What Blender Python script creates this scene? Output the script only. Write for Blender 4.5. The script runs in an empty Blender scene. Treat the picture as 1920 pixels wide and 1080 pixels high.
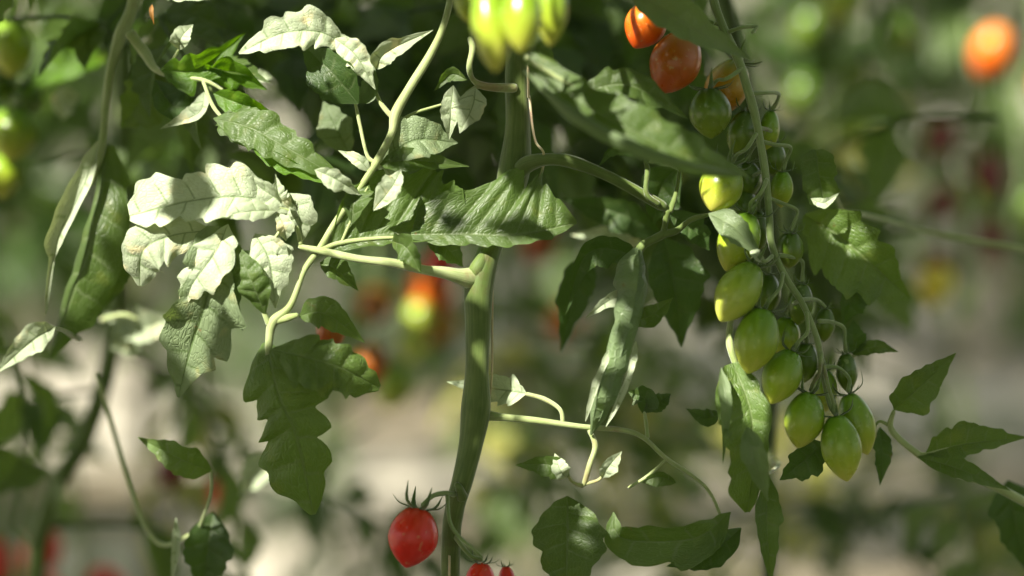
import bpy, math, random
import numpy as np
from mathutils import Vector
R_ = math.radians
col = bpy.context.scene.collection
sc = bpy.context.scene

# ---------------------------------------------------------------- camera, sky, sun, exposure
PITCH, CAMZ, FOC, LENS = 8.0, 0.75, 1.13, 85.0
cam = bpy.data.objects.new('camera', bpy.data.cameras.new('camera')); col.objects.link(cam)
cam.location = (0, 0, CAMZ); cam.rotation_euler = (R_(90-PITCH), 0, 0)
cam.data.lens = LENS; cam.data.sensor_width = 36; cam.data.clip_start = .02; cam.data.clip_end = 500
cam.data.dof.use_dof = True; cam.data.dof.focus_distance = FOC; cam.data.dof.aperture_fstop = 2.25
sc.camera = cam
SUN = np.array([-.46, -.56, .70]); SUN = SUN/np.linalg.norm(SUN)          # towards the sun
w = bpy.data.worlds.new('World'); sc.world = w; w.use_nodes = True
nt = w.node_tree; bg = nt.nodes['Background']
sky = nt.nodes.new('ShaderNodeTexSky'); sky.sky_type = 'NISHITA'; sky.sun_disc = False
sky.sun_elevation = math.asin(SUN[2]); sky.sun_rotation = math.atan2(SUN[0], SUN[1])
sky.dust_density = 3.0; sky.air_density = .8; sky.ozone_density = .6
hs = nt.nodes.new('ShaderNodeHueSaturation'); hs.inputs['Saturation'].default_value = .12
nt.links.new(sky.outputs[0], hs.inputs['Color']); nt.links.new(hs.outputs[0], bg.inputs[0]); bg.inputs[1].default_value = .115
sl = bpy.data.lights.new('sun', 'SUN'); sl.energy = 5.0; sl.angle = R_(.55); sl.color = (1, .95, .83)
so = bpy.data.objects.new('sun', sl); col.objects.link(so)
so.rotation_euler = Vector(SUN).to_track_quat('Z', 'Y').to_euler(); so.location = (-3, -2, 5)
sc.view_settings.view_transform = 'Standard'; sc.view_settings.look = 'None'
sc.view_settings.exposure = 1.55; sc.view_settings.gamma = 1
sc.cycles.max_bounces = 8; sc.cycles.transparent_max_bounces = 8

# ---------------------------------------------------------------- photo pixel + distance -> point in the place
cp, sp_ = math.cos(R_(PITCH)), math.sin(R_(PITCH))
CAM = np.array([0, 0, CAMZ]); FW = np.array([0, cp, -sp_]); UP = np.array([0, sp_, cp]); RT = np.array([1., 0, 0])
def K(dz): return (FOC+dz/1000)*36/(LENS*1920)
def P(x, y, dz=0.):
    d = FOC+dz/1000; k = K(dz)
    return CAM+FW*d+RT*((x-960)*k)+UP*((540-y)*k)
def ground_pt(x, y):
    v = FW+RT*((x-960)*36/(LENS*1920))+UP*((540-y)*36/(LENS*1920))
    return CAM+v*(-CAMZ/v[2])
def in_view(p, m=1.12):
    v = p-CAM; d = v@FW
    if d < .02: return False
    k = d*36/(LENS*1920)
    return abs(v@RT/k) < 960*m+60/max(d, .3) and abs(v@UP/k) < 540*m+60/max(d, .3)
def nrm(v): return v/(np.linalg.norm(v, axis=-1, keepdims=True)+1e-12)
def spline(pts, n):
    p = np.array(pts, float)
    if len(p) == 2: p = np.array([p[0], (p[0]+p[1])/2, p[1]])
    p = np.vstack([2*p[0]-p[1], p, 2*p[-1]-p[-2]]); m = len(p)-3
    t = np.linspace(0, m, n); i = np.minimum(t.astype(int), m-1); f = (t-i)[:, None]
    a, b, c, d = p[i], p[i+1], p[i+2], p[i+3]
    return .5*((2*b)+(c-a)*f+(2*a-5*b+4*c-d)*f**2+(3*b-a-3*c+d)*f**3)

# ---------------------------------------------------------------- materials
def newmat(name):
    m = bpy.data.materials.new(name); m.use_nodes = True
    t = m.node_tree; return m, t, t.nodes['Principled BSDF'], t.nodes['Material Output']
class G:                                                               # tiny node helper
    def __init__(s, t): s.t = t
    def n(s, k, **kw):
        o = s.t.nodes.new(k)
        for a, b in kw.items(): setattr(o, a, b)
        return o
    def link(s, a, b):
        if isinstance(a, (int, float)): b.default_value = a
        elif isinstance(a, tuple): b.default_value = a if len(a) == 4 or b.type == 'VECTOR' else (*a, 1)
        else: s.t.links.new(a, b)
    def m(s, op, a, b=0., c=0.):
        o = s.n('ShaderNodeMath', operation=op)
        for i, v in enumerate((a, b, c)): s.link(v, o.inputs[i])
        return o.outputs[0]
    def mix(s, f, a, b):
        o = s.n('ShaderNodeMix', data_type='RGBA'); s.link(f, o.inputs[0]); s.link(a, o.inputs[6]); s.link(b, o.inputs[7]); return o.outputs[2]
    def ramp(s, f, stops):
        o = s.n('ShaderNodeValToRGB'); s.link(f, o.inputs[0]); e = o.color_ramp.elements
        while len(e) < len(stops): e.new(.5)
        for q, (p, c) in zip(e, stops): q.position = p; q.color = (*c, 1) if len(c) == 3 else c
        return o.outputs[0]
    def noise(s, scale, det=3, vec=None, rough=.5):
        o = s.n('ShaderNodeTexNoise'); o.inputs['Scale'].default_value = scale; o.inputs['Detail'].default_value = det; o.inputs['Roughness'].default_value = rough
        if vec is not None: s.link(vec, o.inputs['Vector'])
        return o.outputs['Fac']
    def smooth(s, v, a, b):
        o = s.n('ShaderNodeMapRange', interpolation_type='SMOOTHSTEP'); s.link(v, o.inputs[0]); o.inputs[1].default_value = a; o.inputs[2].default_value = b; return o.outputs[0]

def leaf_mat(name, up, un, vein, trans, tr=.34, rough=.46, bump=.32, vf=.6, spots=.7):
    m, t, b, out = newmat(name); g = G(t)
    uv = g.n('ShaderNodeUVMap'); sx = g.n('ShaderNodeSeparateXYZ'); g.link(uv.outputs[0], sx.inputs[0])
    geo = g.n('ShaderNodeNewGeometry'); obj = g.n('ShaderNodeTexCoord').outputs['Object']
    ph, v = sx.outputs[0], sx.outputs[1]
    av = g.m('ABSOLUTE', v)
    wob = g.m('MULTIPLY_ADD', g.noise(160, 2, obj), .16, -.08)
    lat = g.m('ABSOLUTE', g.m('SUBTRACT', g.m('FRACT', g.m('ADD', ph, wob)), .5))      # 0 on a lateral vein
    latm = g.m('MULTIPLY', g.smooth(lat, .075, .0), g.smooth(av, 1.0, .55))
    midm = g.smooth(av, .055, .015)
    veins = g.m('MAXIMUM', latm, midm)
    vec = g.n('ShaderNodeCombineXYZ'); g.link(g.m('MULTIPLY', g.m('ADD', ph, wob), 2.6), vec.inputs[0]); g.link(g.m('MULTIPLY', v, 5.5), vec.inputs[1])
    vo = g.n('ShaderNodeTexVoronoi', feature='DISTANCE_TO_EDGE'); g.link(vec.outputs[0], vo.inputs['Vector']); vo.inputs['Scale'].default_value = 1.6
    net = g.smooth(vo.outputs['Distance'], .0, .16)
    fine = g.smooth(vo.outputs['Distance'], .07, .0)
    oi = g.n('ShaderNodeObjectInfo').outputs['Random']
    nz = g.noise(38, 4, obj)
    var = g.m('ADD', g.m('MULTIPLY', oi, .35), g.m('MULTIPLY', nz, .9))
    upc = g.mix(g.smooth(var, .25, 1.05), tuple(c*.72 for c in up), tuple(c*1.3 for c in up))
    upc = g.mix(g.m('MULTIPLY', fine, .28 if vf < .7 else .22), upc, vein)
    upc = g.mix(g.m('MULTIPLY', veins, vf), upc, vein)
    upc = g.mix(g.m('MULTIPLY', g.smooth(g.noise(95, 5, obj), .56, .72), .35), upc, (up[0]*2.6, up[1]*1.7, up[2]*1.3))
    unc = g.mix(g.smooth(var, .25, 1.05), tuple(c*.82 for c in un), tuple(c*1.12 for c in un))
    unc = g.mix(g.m('MULTIPLY', veins, vf*.92), unc, tuple(c*1.25 for c in vein))
    c = g.mix(geo.outputs['Backfacing'], upc, unc)
    c = g.mix(g.m('MULTIPLY', g.smooth(g.noise(130, 3, obj, .6), .70, .76), spots), c, (.16, .085, .03))
    g.link(c, b.inputs['Base Color'])
    g.link(g.m('MULTIPLY_ADD', nz, .25, rough-.12), b.inputs['Roughness']); b.inputs['Specular IOR Level'].default_value = .5
    h = g.m('SUBTRACT', g.m('MULTIPLY_ADD', net, .5, g.m('MULTIPLY', g.smooth(lat, 0, .3), .9)), g.m('MULTIPLY', midm, .8))
    h = g.m('ADD', h, g.m('MULTIPLY', g.noise(420, 2, obj), .25))
    bu = g.n('ShaderNodeBump'); bu.inputs['Strength'].default_value = bump; bu.inputs['Distance'].default_value = .0011; g.link(h, bu.inputs['Height'])
    g.link(bu.outputs[0], b.inputs['Normal'])
    tl = g.n('ShaderNodeBsdfTranslucent'); g.link(g.mix(g.m('MULTIPLY', veins, .45), trans, tuple(x*.45 for x in trans)), tl.inputs[0]); g.link(bu.outputs[0], tl.inputs[1])
    mx = g.n('ShaderNodeMixShader'); mx.inputs[0].default_value = tr
    g.link(b.outputs[0], mx.inputs[1]); g.link(tl.outputs[0], mx.inputs[2]); g.link(mx.outputs[0], out.inputs[0])
    return m
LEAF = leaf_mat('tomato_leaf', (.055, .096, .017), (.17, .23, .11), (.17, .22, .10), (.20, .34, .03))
SUNPALE = leaf_mat('sunlit_pale_leaf', (.40, .465, .305), (.44, .50, .34), (.12, .19, .06), (.42, .50, .14), tr=.22, rough=.62, bump=.42, vf=.74, spots=.15)  # sunlight put into the colour: whitened leaf, also used for pale undersides
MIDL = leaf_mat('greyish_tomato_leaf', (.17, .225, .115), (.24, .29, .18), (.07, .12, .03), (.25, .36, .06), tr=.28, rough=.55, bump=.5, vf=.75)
YLEAF = leaf_mat('sunlit_yellow_leaf', (.30, .30, .07), (.34, .34, .12), (.3, .3, .1), (.40, .42, .06), tr=.35, rough=.6)  # yellow colour stands in for sunlit low foliage behind
SOFTLIT = leaf_mat('softlit_tomato_leaf', (.085, .145, .028), (.18, .25, .12), (.19, .25, .10), (.24, .38, .03), bump=.45)  # lighter green stands in for soft reflected light on shaded leaves
BACKLIT = leaf_mat('backlit_tomato_leaf', (.075, .165, .006), (.14, .24, .04), (.12, .22, .02), (.20, .42, .005), tr=.45)  # saturated green painted for sun glowing through backlit leaves
DARK = leaf_mat('dark_tomato_leaf', (.034, .07, .015), (.12, .16, .08), (.11, .15, .06), (.13, .26, .015), tr=.32)  # darker green than the plain leaf colour
DRY = leaf_mat('dry_flower', (.35, .17, .04), (.35, .17, .04), (.3, .12, .02), (.4, .2, .05))

def stem_mat(name, c1, c2, rough=.6):
    m, t, b, out = newmat(name); g = G(t); tc = g.n('ShaderNodeTexCoord').outputs['Object']
    uv = g.n('ShaderNodeUVMap'); mp = g.n('ShaderNodeMapping'); g.link(uv.outputs[0], mp.inputs[0]); mp.inputs['Scale'].default_value = (14, 1.5, 1)
    n = g.noise(2.2, 4, mp.outputs[0]); n2 = g.noise(60, 4, tc)
    f = g.m('ADD', g.m('MULTIPLY', n, .6), g.m('MULTIPLY', n2, .5))
    cc = g.mix(g.smooth(f, .38, .7), c1, c2); cc = g.mix(g.m('MULTIPLY', g.smooth(g.noise(28, 6, tc, .7), .54, .68), .7), cc, (c1[0]*1.1, c1[1]*.55, c1[2]*.9))
    g.link(cc, b.inputs['Base Color']); b.inputs['Roughness'].default_value = rough
    b.inputs['Subsurface Weight'].default_value = .12; b.inputs['Subsurface Radius'].default_value = (.6, 1, .2); b.inputs['Subsurface Scale'].default_value = .003
    b.inputs['Specular IOR Level'].default_value = .3; b.inputs['Sheen Weight'].default_value = .4; b.inputs['Sheen Roughness'].default_value = .4
    bu = g.n('ShaderNodeBump'); bu.inputs['Strength'].default_value = .35; bu.inputs['Distance'].default_value = .0006
    g.link(g.m('ADD', n, g.m('MULTIPLY', g.noise(700, 2, tc), .5)), bu.inputs['Height']); g.link(bu.outputs[0], b.inputs['Normal'])
    return m
STEM = stem_mat('main_stem_skin', (.065, .105, .018), (.12, .165, .04))
STALK = stem_mat('stalk_skin', (.22, .28, .09), (.36, .41, .20))
TRUSSM = stem_mat('truss_stem_skin', (.14, .20, .06), (.24, .31, .13))
CALYX = stem_mat('calyx_skin', (.05, .09, .022), (.11, .16, .05))
TWINE = stem_mat('twine_fibre', (.42, .34, .2), (.6, .5, .33), .8)
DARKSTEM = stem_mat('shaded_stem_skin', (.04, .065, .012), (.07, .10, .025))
OLDSTEM = stem_mat('old_stem_skin', (.09, .10, .04), (.16, .15, .08))

def fruit_mat(name, stops, sss=.25, rough=.27):
    m, t, b, out = newmat(name); g = G(t)
    uv = g.n('ShaderNodeUVMap'); sx = g.n('ShaderNodeSeparateXYZ'); g.link(uv.outputs[0], sx.inputs[0]); tc = g.n('ShaderNodeTexCoord').outputs['Object']
    mp = g.n('ShaderNodeMapping'); g.link(uv.outputs[0], mp.inputs[0]); mp.inputs['Scale'].default_value = (11, .7, 1)
    st = g.noise(2.0, 3, mp.outputs[0]); n = g.noise(70, 3, tc); oi = g.n('ShaderNodeObjectInfo').outputs['Random']
    f = g.m('ADD', sx.outputs[1], g.m('ADD', g.m('MULTIPLY_ADD', st, .36, -.18), g.m('ADD', g.m('MULTIPLY_ADD', n, .2, -.1), g.m('MULTIPLY_ADD', oi, .16, -.08))))
    c = g.ramp(f, stops)
    c = g.mix(g.m('MULTIPLY', g.smooth(g.noise(380, 2, tc), .62, .72), .25), c, (.5, .55, .25))
    g.link(c, b.inputs['Base Color']); g.link(g.m('MULTIPLY_ADD', n, .16, rough-.06), b.inputs['Roughness'])
    b.inputs['Subsurface Weight'].default_value = sss; b.inputs['Subsurface Radius'].default_value = (1, .8, .3); b.inputs['Subsurface Scale'].default_value = .005
    bu = g.n('ShaderNodeBump'); bu.inputs['Strength'].default_value = .12; bu.inputs['Distance'].default_value = .0008; g.link(g.noise(160, 3, tc), bu.inputs['Height']); g.link(bu.outputs[0], b.inputs['Normal'])
    return m
GREEN = fruit_mat('green_tomato', [(0, (.12, .25, .014)), (.4, (.19, .30, .016)), (.72, (.32, .39, .03)), (1, (.50, .49, .08))])
LIME = fruit_mat('pale_green_tomato', [(0, (.13, .24, .02)), (.5, (.30, .40, .04)), (1, (.50, .52, .09))])
DGREEN = fruit_mat('dark_green_tomato', [(0, (.06, .12, .012)), (.5, (.09, .16, .012)), (1, (.18, .24, .02))])
TURN = fruit_mat('turning_tomato', [(0, (.16, .20, .012)), (.4, (.40, .24, .012)), (1, (.55, .16, .01))])
DULL = fruit_mat('dull_red_tomato', [(0, (.13, .012, .006)), (1, (.12, .009, .006))], rough=.5)
ORANGE = fruit_mat('orange_tomato', [(0, (.66, .22, .01)), (.4, (.75, .17, .008)), (1, (.70, .085, .006))])
RUST = fruit_mat('deep_orange_tomato', [(0, (.34, .15, .01)), (.35, (.38, .11, .008)), (1, (.40, .055, .005))])
RED = fruit_mat('red_tomato', [(0, (.60, .04, .01)), (.4, (.62, .022, .008)), (1, (.55, .014, .008))])
YEL = fruit_mat('yellow_tomato', [(0, (.55, .48, .03)), (1, (.68, .50, .03))])

# ---------------------------------------------------------------- mesh makers
def mk(name, V, F, mat, parent=None, UV=None, smooth=True):
    me = bpy.data.meshes.new(name); me.from_pydata([tuple(map(float, v)) for v in V], [], F); me.materials.append(mat)
    if UV is not None:
        ul = me.uv_layers.new(name='uv'); idx = np.empty(len(me.loops), dtype=np.int32); me.loops.foreach_get('vertex_index', idx)
        ul.data.foreach_set('uv', np.asarray(UV, dtype=np.float32)[idx].ravel())
    if smooth: me.polygons.foreach_set('use_smooth', [True]*len(me.polygons))
    o = bpy.data.objects.new(name, me); col.objects.link(o)
    if parent is not None: put(o, parent)
    return o
def put(o, parent):                                                     # keep world placement: things are Empties without rotation
    o.parent = parent
    x, q = Vector(), parent
    while q is not None: x = x+q.location; q = q.parent
    if o.type == 'MESH' and o.data.users == 1: o.data.transform(__import__('mathutils').Matrix.Translation(-x))
def thing(name, loc, label, cat, group=None):
    o = bpy.data.objects.new(name, None); o.empty_display_size = .05; col.objects.link(o); o.location = tuple(map(float, loc))
    o['label'] = label; o['category'] = cat
    if group: o['group'] = group
    return o
class MB:
    def __init__(s): s.V, s.F, s.UV, s.n = [], [], [], 0
    def add(s, V, F, UV):
        s.V.append(V); s.UV.append(UV); s.F += [tuple(i+s.n for i in f) for f in F]; s.n += len(V); return s
    def build(s, name, mat, parent=None): return mk(name, np.vstack(s.V), s.F, mat, parent, np.vstack(s.UV))

def tube_raw(C, rad, seg=10, ridge=0., seed=0):
    n = len(C); T = nrm(np.gradient(C, axis=0)); up = np.array([.13, -.9, .3]); up = nrm(up-T[0]*(up@T[0])); V, UV = [], []
    L = np.concatenate([[0], np.cumsum(np.linalg.norm(np.diff(C, axis=0), axis=1))])
    for i in range(n):
        up = nrm(up-T[i]*(up@T[i])); b = np.cross(T[i], up)
        for j in range(seg):
            a = 2*math.pi*j/seg; r = rad[i]*(1+ridge*math.cos(3*a+seed+L[i]*9)+ridge*.6*math.cos(5*a+L[i]*14))
            V.append(C[i]+r*(up*math.cos(a)+b*math.sin(a))); UV.append((j/seg, L[i]*20))
    F = [(i*seg+j, i*seg+(j+1) % seg, (i+1)*seg+(j+1) % seg, (i+1)*seg+j) for i in range(n-1) for j in range(seg)]
    F.append(tuple(range(seg))[::-1]); F.append(tuple((n-1)*seg+j for j in range(seg)))
    return np.array(V), F, np.array(UV)
def tube(pts, w, n=None, seg=10, ridge=.03):
    """pts [(x,y,dz)], w px widths (scalar or list)"""
    n = n or max(10, 7*len(pts))
    C = np.array([P(*q) for q in spline(pts, n)])
    ws = np.interp(np.linspace(0, 1, n), np.linspace(0, 1, len(w)), w) if isinstance(w, (list, tuple)) else np.full(n, float(w))
    zs = spline([(q[2], 0, 0) for q in pts], n)[:, 0]
    r = ws*.5*np.array([K(z) for z in zs])
    r = r*(1+.05*np.sin(np.linspace(0, 3.1*len(pts), n)+pts[0][0]))
    s = np.ones(n); s[0] *= .8; s[-1] *= .55
    return tube_raw(C, r*s, seg, ridge, pts[0][0])

def leaf_raw(C, A, wl, wr, nv, teeth=5, depth=.2, fold=.25, curl=.3, quilt=.06, shear=.55, seed=0, under=False, rag=.06, edge=None):
    """C midrib (n,3), A across vector (n,3) (to the right of travel), wl/wr half widths (n,) in metres"""
    rs = np.random.RandomState(int(seed)+7); n = len(C); T = nrm(np.gradient(C, axis=0)); N = nrm(np.cross(A, T))
    L = np.linalg.norm(np.diff(C, axis=0), axis=1).sum(); t = np.linspace(0, 1, n)
    sgn = -1. if under else 1.
    nvein = teeth; p0 = rs.rand(6)*6.28
    V = np.zeros((n, 2*nv+1, 3)); UV = np.zeros((n, 2*nv+1, 2))
    ext = C
    for side, W, off in ((-1, wl, .0), (1, wr, .35)):
        ph = t*nvein+off
        f = np.mod(ph, 1.); tooth = np.where(f < .72, (f/.72)**.75, ((1-f)/.28)**.8)
        amp = depth*(1+.45*np.sin(ph*1.7+p0[0]+side)); 
        Wt = W*(1-amp*(1-tooth)*np.clip(6*(1-t)+.1, 0, 1))*(1+rag*np.sin(19*t+p0[1]*side)+rag*.6*np.sin(47*t+p0[2]))
        for j in range(1, nv+1):
            v = j/nv; te = np.clip(t+shear*v*Wt/L*(1-t)**.6*np.minimum(1, 3*t+.3), 0, 1)
            Cx = np.stack([np.interp(te, t, ext[:, k]) for k in range(3)], 1)
            ang = fold+curl*v*.5
            if edge is not None: ang = ang+edge*max(0, v-.6)/.4
            if np.ndim(ang) == 0: ang = np.full(n, ang)
            s = Wt*v
            acc = s*np.cos(ang); hgt = s*np.sin(ang)
            q = np.abs(np.sin(math.pi*ph))**.8*4*v*(1-v)*.9*quilt*Wt + quilt*.35*Wt*np.sin(9*v+13*t+p0[3]*side)*v
            wv = quilt*1.2*Wt*v*v*np.sin(2*math.pi*ph*.5+p0[4]+side)
            V[:, nv+side*j] = Cx+A*(side*acc)[:, None]+N*(hgt+sgn*q+wv)[:, None]
            UV[:, nv+side*j, 0] = ph+.5; UV[:, nv+side*j, 1] = side*v
    V[:, nv] = C-N*(sgn*.02*(wl+wr))[:, None]; UV[:, nv, 0] = t*nvein+.5
    M = 2*nv+1
    F = []
    for i in range(n-1):
        for j in range(2*nv):
            a, b, c, d = i*M+j, i*M+j+1, (i+1)*M+j+1, (i+1)*M+j
            F.append((a, b, c, d) if not under else (a, d, c, b))
    return V.reshape(-1, 3), F, UV.reshape(-1, 2)
PROF = [.02, .5, .86, 1, .97, .86, .68, .45, .22, .02]
def leaflet(parent, pts, wl, wr=None, roll=0., mat=None, n=44, nv=11, prof=PROF, profr=None, name='leaflet', **kw):
    """pts midrib in photo px + mm beyond focus; wl/wr px half width left/right of travel; roll degrees about the midrib (scalar or list)"""
    wr = wl if wr is None else wr; mat = mat or LEAF
    C = np.array([P(*q) for q in spline(pts, n)]); T = nrm(np.gradient(C, axis=0))
    t = np.linspace(0, 1, n); ro = np.radians(np.interp(t, np.linspace(0, 1, len(roll)), roll) if isinstance(roll, (list, tuple)) else np.full(n, roll))
    A0 = nrm(np.cross(T, -FW[None])); A0 = nrm(A0-T*(A0*T).sum(1)[:, None]); Nn = nrm(np.cross(A0, T))
    A = A0*np.cos(ro)[:, None]+Nn*np.sin(ro)[:, None]
    k = K(pts[len(pts)//2][2]); f = lambda pr: np.interp(t, np.linspace(0, 1, len(pr)), pr)
    sd = kw.pop('seed', abs(int(pts[0][0]*7+pts[-1][1]*3)))
    a = leaf_raw(C, A, wl*k*f(prof), wr*k*f(profr or prof), nv, seed=sd, **kw)
    return mk(name, a[0], a[1], mat, parent, a[2])

def tomato_raw(top, bot, width, lob=.02, seed=0, ns=20, na=28):
    ax = bot-top; L = np.linalg.norm(ax); ax = ax/L; u = nrm(np.cross(ax, [.3, .8, .1])); v = np.cross(ax, u); V, UV = [], []
    for i in range(ns+1):
        s = .5-.5*math.cos(math.pi*i/ns); r = width/2*(1-abs(2*s-1)**2.15)**.56*(1+.05*math.sin(math.pi*2*(s-.3)))*(1-.09*max(0, s-.62)/.38)
        z = s*L+ (.05*L*math.exp(-(r/(width*.16))**2) if s < .5 else .025*L*math.exp(-(r/(width*.1))**2))
        for j in range(na):
            a = 2*math.pi*j/na; rr = r*(1+lob*math.cos(3*a+seed)+lob*.6*math.cos(2*a+seed*2))
            V.append(top+ax*z+rr*(u*math.cos(a)+v*math.sin(a))); UV.append((j/na, s))
    F = [(i*na+j, (i+1)*na+j, (i+1)*na+(j+1) % na, i*na+(j+1) % na) for i in range(ns) for j in range(na)]
    return np.array(V), F, np.array(UV)
def calyx_raw(mb, top, ax, width, rs, long=1.):
    long = long*1.15
    u = nrm(np.cross(ax, [.2, .7, .3])); v = np.cross(ax, u); n = 6; a0 = rs.rand()*6
    for k in range(n):
        a = a0+2*math.pi*(k+rs.uniform(-.2, .2))/n; d = u*math.cos(a)+v*math.sin(a); ln = width*rs.uniform(.42, .62)*long; up = rs.uniform(.15, 1.0)
        pts = [top+ax*width*.07, top+d*ln*.3+ax*ln*.0, top+d*ln*.62-ax*ln*.2*up, top+d*ln*(.95-.25*up)-ax*ln*.75*up]
        C = spline(pts, 9); r = np.interp(np.linspace(0, 1, 9), [0, .3, .7, 1], [.035, .055, .04, .006])*width
        V, F, UV = tube_raw(C, r, 6); W = nrm(np.cross(np.gradient(C, axis=0), d)); 
        c = np.repeat(C, 6, 0); q = V-c; wv = np.repeat(W, 6, 0); comp = (q*wv).sum(1)[:, None]*wv
        mb.add(c+comp*1.25+(q-comp)*.35, F, UV)
def tomato(parent, top, bot, wpx, mat, cal=True, seed=None, long=1.):
    sd = seed if seed is not None else abs(int(top[0]*3+top[1])) ; rs = np.random.RandomState(sd)
    a, b = P(*top), P(*bot); k = K(top[2]); o = mk('tomato', *tomato_raw(a, b, wpx*k, seed=sd)[:2], mat, parent, tomato_raw(a, b, wpx*k, seed=sd)[2])
    if cal:
        mb = MB(); calyx_raw(mb, a+nrm(b-a)*wpx*k*.06, nrm(b-a), wpx*k, rs, long)
        c = mb.build('calyx', CALYX); c.parent = o
        x = Vector(parent.location)
        c.data.transform(__import__('mathutils').Matrix.Translation(-x))
    return o
#PLACE
# ---------------------------------------------------------------- the ground
def ground():
    m, t, b, out = newmat('ground_cover'); g = G(t); tc = g.n('ShaderNodeTexCoord').outputs['Object']
    n = g.noise(1.4, 5, tc); n2 = g.noise(14, 4, tc)
    c = g.mix(g.smooth(n, .35, .62), (.15, .12, .075), (.42, .385, .32)); c = g.mix(g.m('MULTIPLY', g.smooth(n2, .55, .75), .5), c, (.06, .04, .02))
    g.link(c, b.inputs['Base Color']); b.inputs['Roughness'].default_value = .75
    bu = g.n('ShaderNodeBump'); bu.inputs['Distance'].default_value = .01; g.link(n2, bu.inputs['Height']); g.link(bu.outputs[0], b.inputs['Normal'])
    N = 60; xs = np.concatenate([np.linspace(-150, -8, 6), np.linspace(-7, 7, N), np.linspace(8, 150, 6)]); ys = np.concatenate([[-150, -40, -8], np.linspace(-3, 12, N), [16, 30, 60, 150]])
    V = [(x, y, .012*math.sin(x*3.1+y)*math.sin(y*2.3) if abs(x) < 7 and -3 < y < 12 else 0) for y in ys for x in xs]; nx = len(xs)
    F = [(j*nx+i, j*nx+i+1, (j+1)*nx+i+1, (j+1)*nx+i) for j in range(len(ys)-1) for i in range(nx-1)]
    o = mk('ground', V, F, m); o['kind'] = 'structure'
ground()

# ---------------------------------------------------------------- the tomato plant in focus
def plant(x, y, dz, label, group=None):
    p = P(x, y, dz); return thing('tomato_plant', (p[0], p[1], 0), label, 'plant', group)
def leafpart(pl, stalks, mat=None):
    mb = MB()
    for pts, w in stalks: mb.add(*tube(pts, w))
    return mb.build('leaf', mat or STALK, pl)
MAIN = plant(850, 1000, 0, 'tomato plant in sharp focus with thick upright green stem in the middle of the picture')
def main_stem():
    g0 = P(845, 1080, 5); gx = [g0*(1-f)+np.array([g0[0]-.01, g0[1]-.02, 0.])*f for f in (1, .6, .25)]
    up = [P(975, -40, 15), P(985, -500, 20), P(960, -1500, 0), P(975, -3000, 0)]
    pts = gx+[P(*q) for q in ((845, 1060, 5), (852, 960, 3), (868, 900, 0), (884, 830, 0), (893, 765, 0), (895, 690, 0), (897, 600, 0), (899, 535, 0), (916, 475, 2), (944, 400, 12), (964, 320, 15), (971, 240, 14), (970, 160, 14), (972, 60, 15))]+up
    wd = [38, 38, 38, 36, 37, 40, 46, 56, 44, 50, 55, 46, 44, 60, 47, 46, 47, 46, 46, 44, 40]
    n = 150; C = spline(pts, n); wq = spline([(a, 0, 0) for a in wd], n)[:, 0]
    mb = MB().add(*tube_raw(C, wq*.5*K(0), 20, .035, 1.))
    mb.add(*tube([(914, 452, 2), (907, 480, -2), (894, 508, -3), (889, 545, 4)], [6, 20, 34, 22]))            # lit shoulder of the node
    mb.add(*tube([(868, 935, -2), (862, 918, -5), (855, 905, -5)], [22, 17, 9]))
    mb.build('stem', STEM, MAIN)
main_stem()

# petiole to the left with the sunlit leaf at its end
A = leafpart(MAIN, [
    ([(908, 528, 9), (888, 524, 0), (862, 519, -7), (835, 512, -11), (795, 506, -11), (735, 493, -11), (670, 485, -10), (600, 470, -8), (560, 462, -6)], [40, 42, 32, 22, 18, 16, 15, 13, 10]),
    ([(858, -140, 10), (850, -40, 6), (834, 40, 0), (808, 100, 0), (768, 165, -4), (742, 212, -5), (734, 250, -6), (708, 300, -6), (675, 352, -5), (632, 412, -5), (598, 468, -5), (570, 508, -7), (545, 572, -8), (512, 604, -8), (504, 645, -8), (500, 700, -8)], [12, 12, 13, 15, 18, 20, 15, 15, 13, 12, 14, 11, 14, 20, 15, 9]),
    ([(512, 604, -8), (540, 596, -9), (560, 590, -10)], [15, 14, 9]),
    ([(565, 462, -6), (548, 400, -8), (500, 385, -10), (452, 372, -12)], [9, 7, 6, 4]),
    ([(548, 400, -8), (520, 440, -10), (500, 470, -10), (488, 555, -10), (505, 612, -8)], [7, 6, 5, 6, 12]),
    ([(740, 225, -5), (715, 195, 0), (697, 160, 2), (650, 88, 2)], [10, 8, 8, 6]),
    ([(703, 305, -5), (688, 290, -3), (674, 230, 0), (662, 170, 0), (650, 100, 0)], [8, 7, 7, 6, 5]),
    ([(735, 240, -5), (770, 215, 0), (815, 200, 2), (850, 190, 2)], [8, 6, 5, 4]),
])
# the white sunlit cluster
leaflet(A, [(500, 378, -9), (440, 368, -14), (350, 378, -16), (243, 405, -12)], 54, 72, roll=-20, mat=SUNPALE, n=60, nv=14, teeth=6, depth=.24, fold=.1, quilt=.06, shear=.7, prof=[.1, .5, .8, 1, 1, .95, .8, .85, .75, .2], profr=[.2, .7, .95, 1, .9, .75, .85, .95, .8, .3])
leaflet(A, [(520, 395, -12), (470, 396, -18), (400, 408, -20)], 20, 22, roll=-10, mat=SUNPALE, teeth=4, depth=.15, curl=-.4, quilt=.06)
leaflet(A, [(556, 400, -8), (500, 360, -10), (418, 312, -6)], 34, 28, roll=15, mat=SUNPALE, teeth=5, depth=.35, quilt=.12, curl=.5)
leaflet(A, [(556, 395, -10), (525, 370, -16), (516, 326, -14)], 22, 20, roll=-30, mat=SUNPALE, teeth=5, depth=.45, quilt=.16, curl=.8)
leaflet(A, [(540, 362, -6), (560, 400, -10), (566, 455, -4)], 38, 32, roll=-12, mat=SUNPALE, teeth=3, depth=.12, curl=-.5, quilt=.05)
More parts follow.
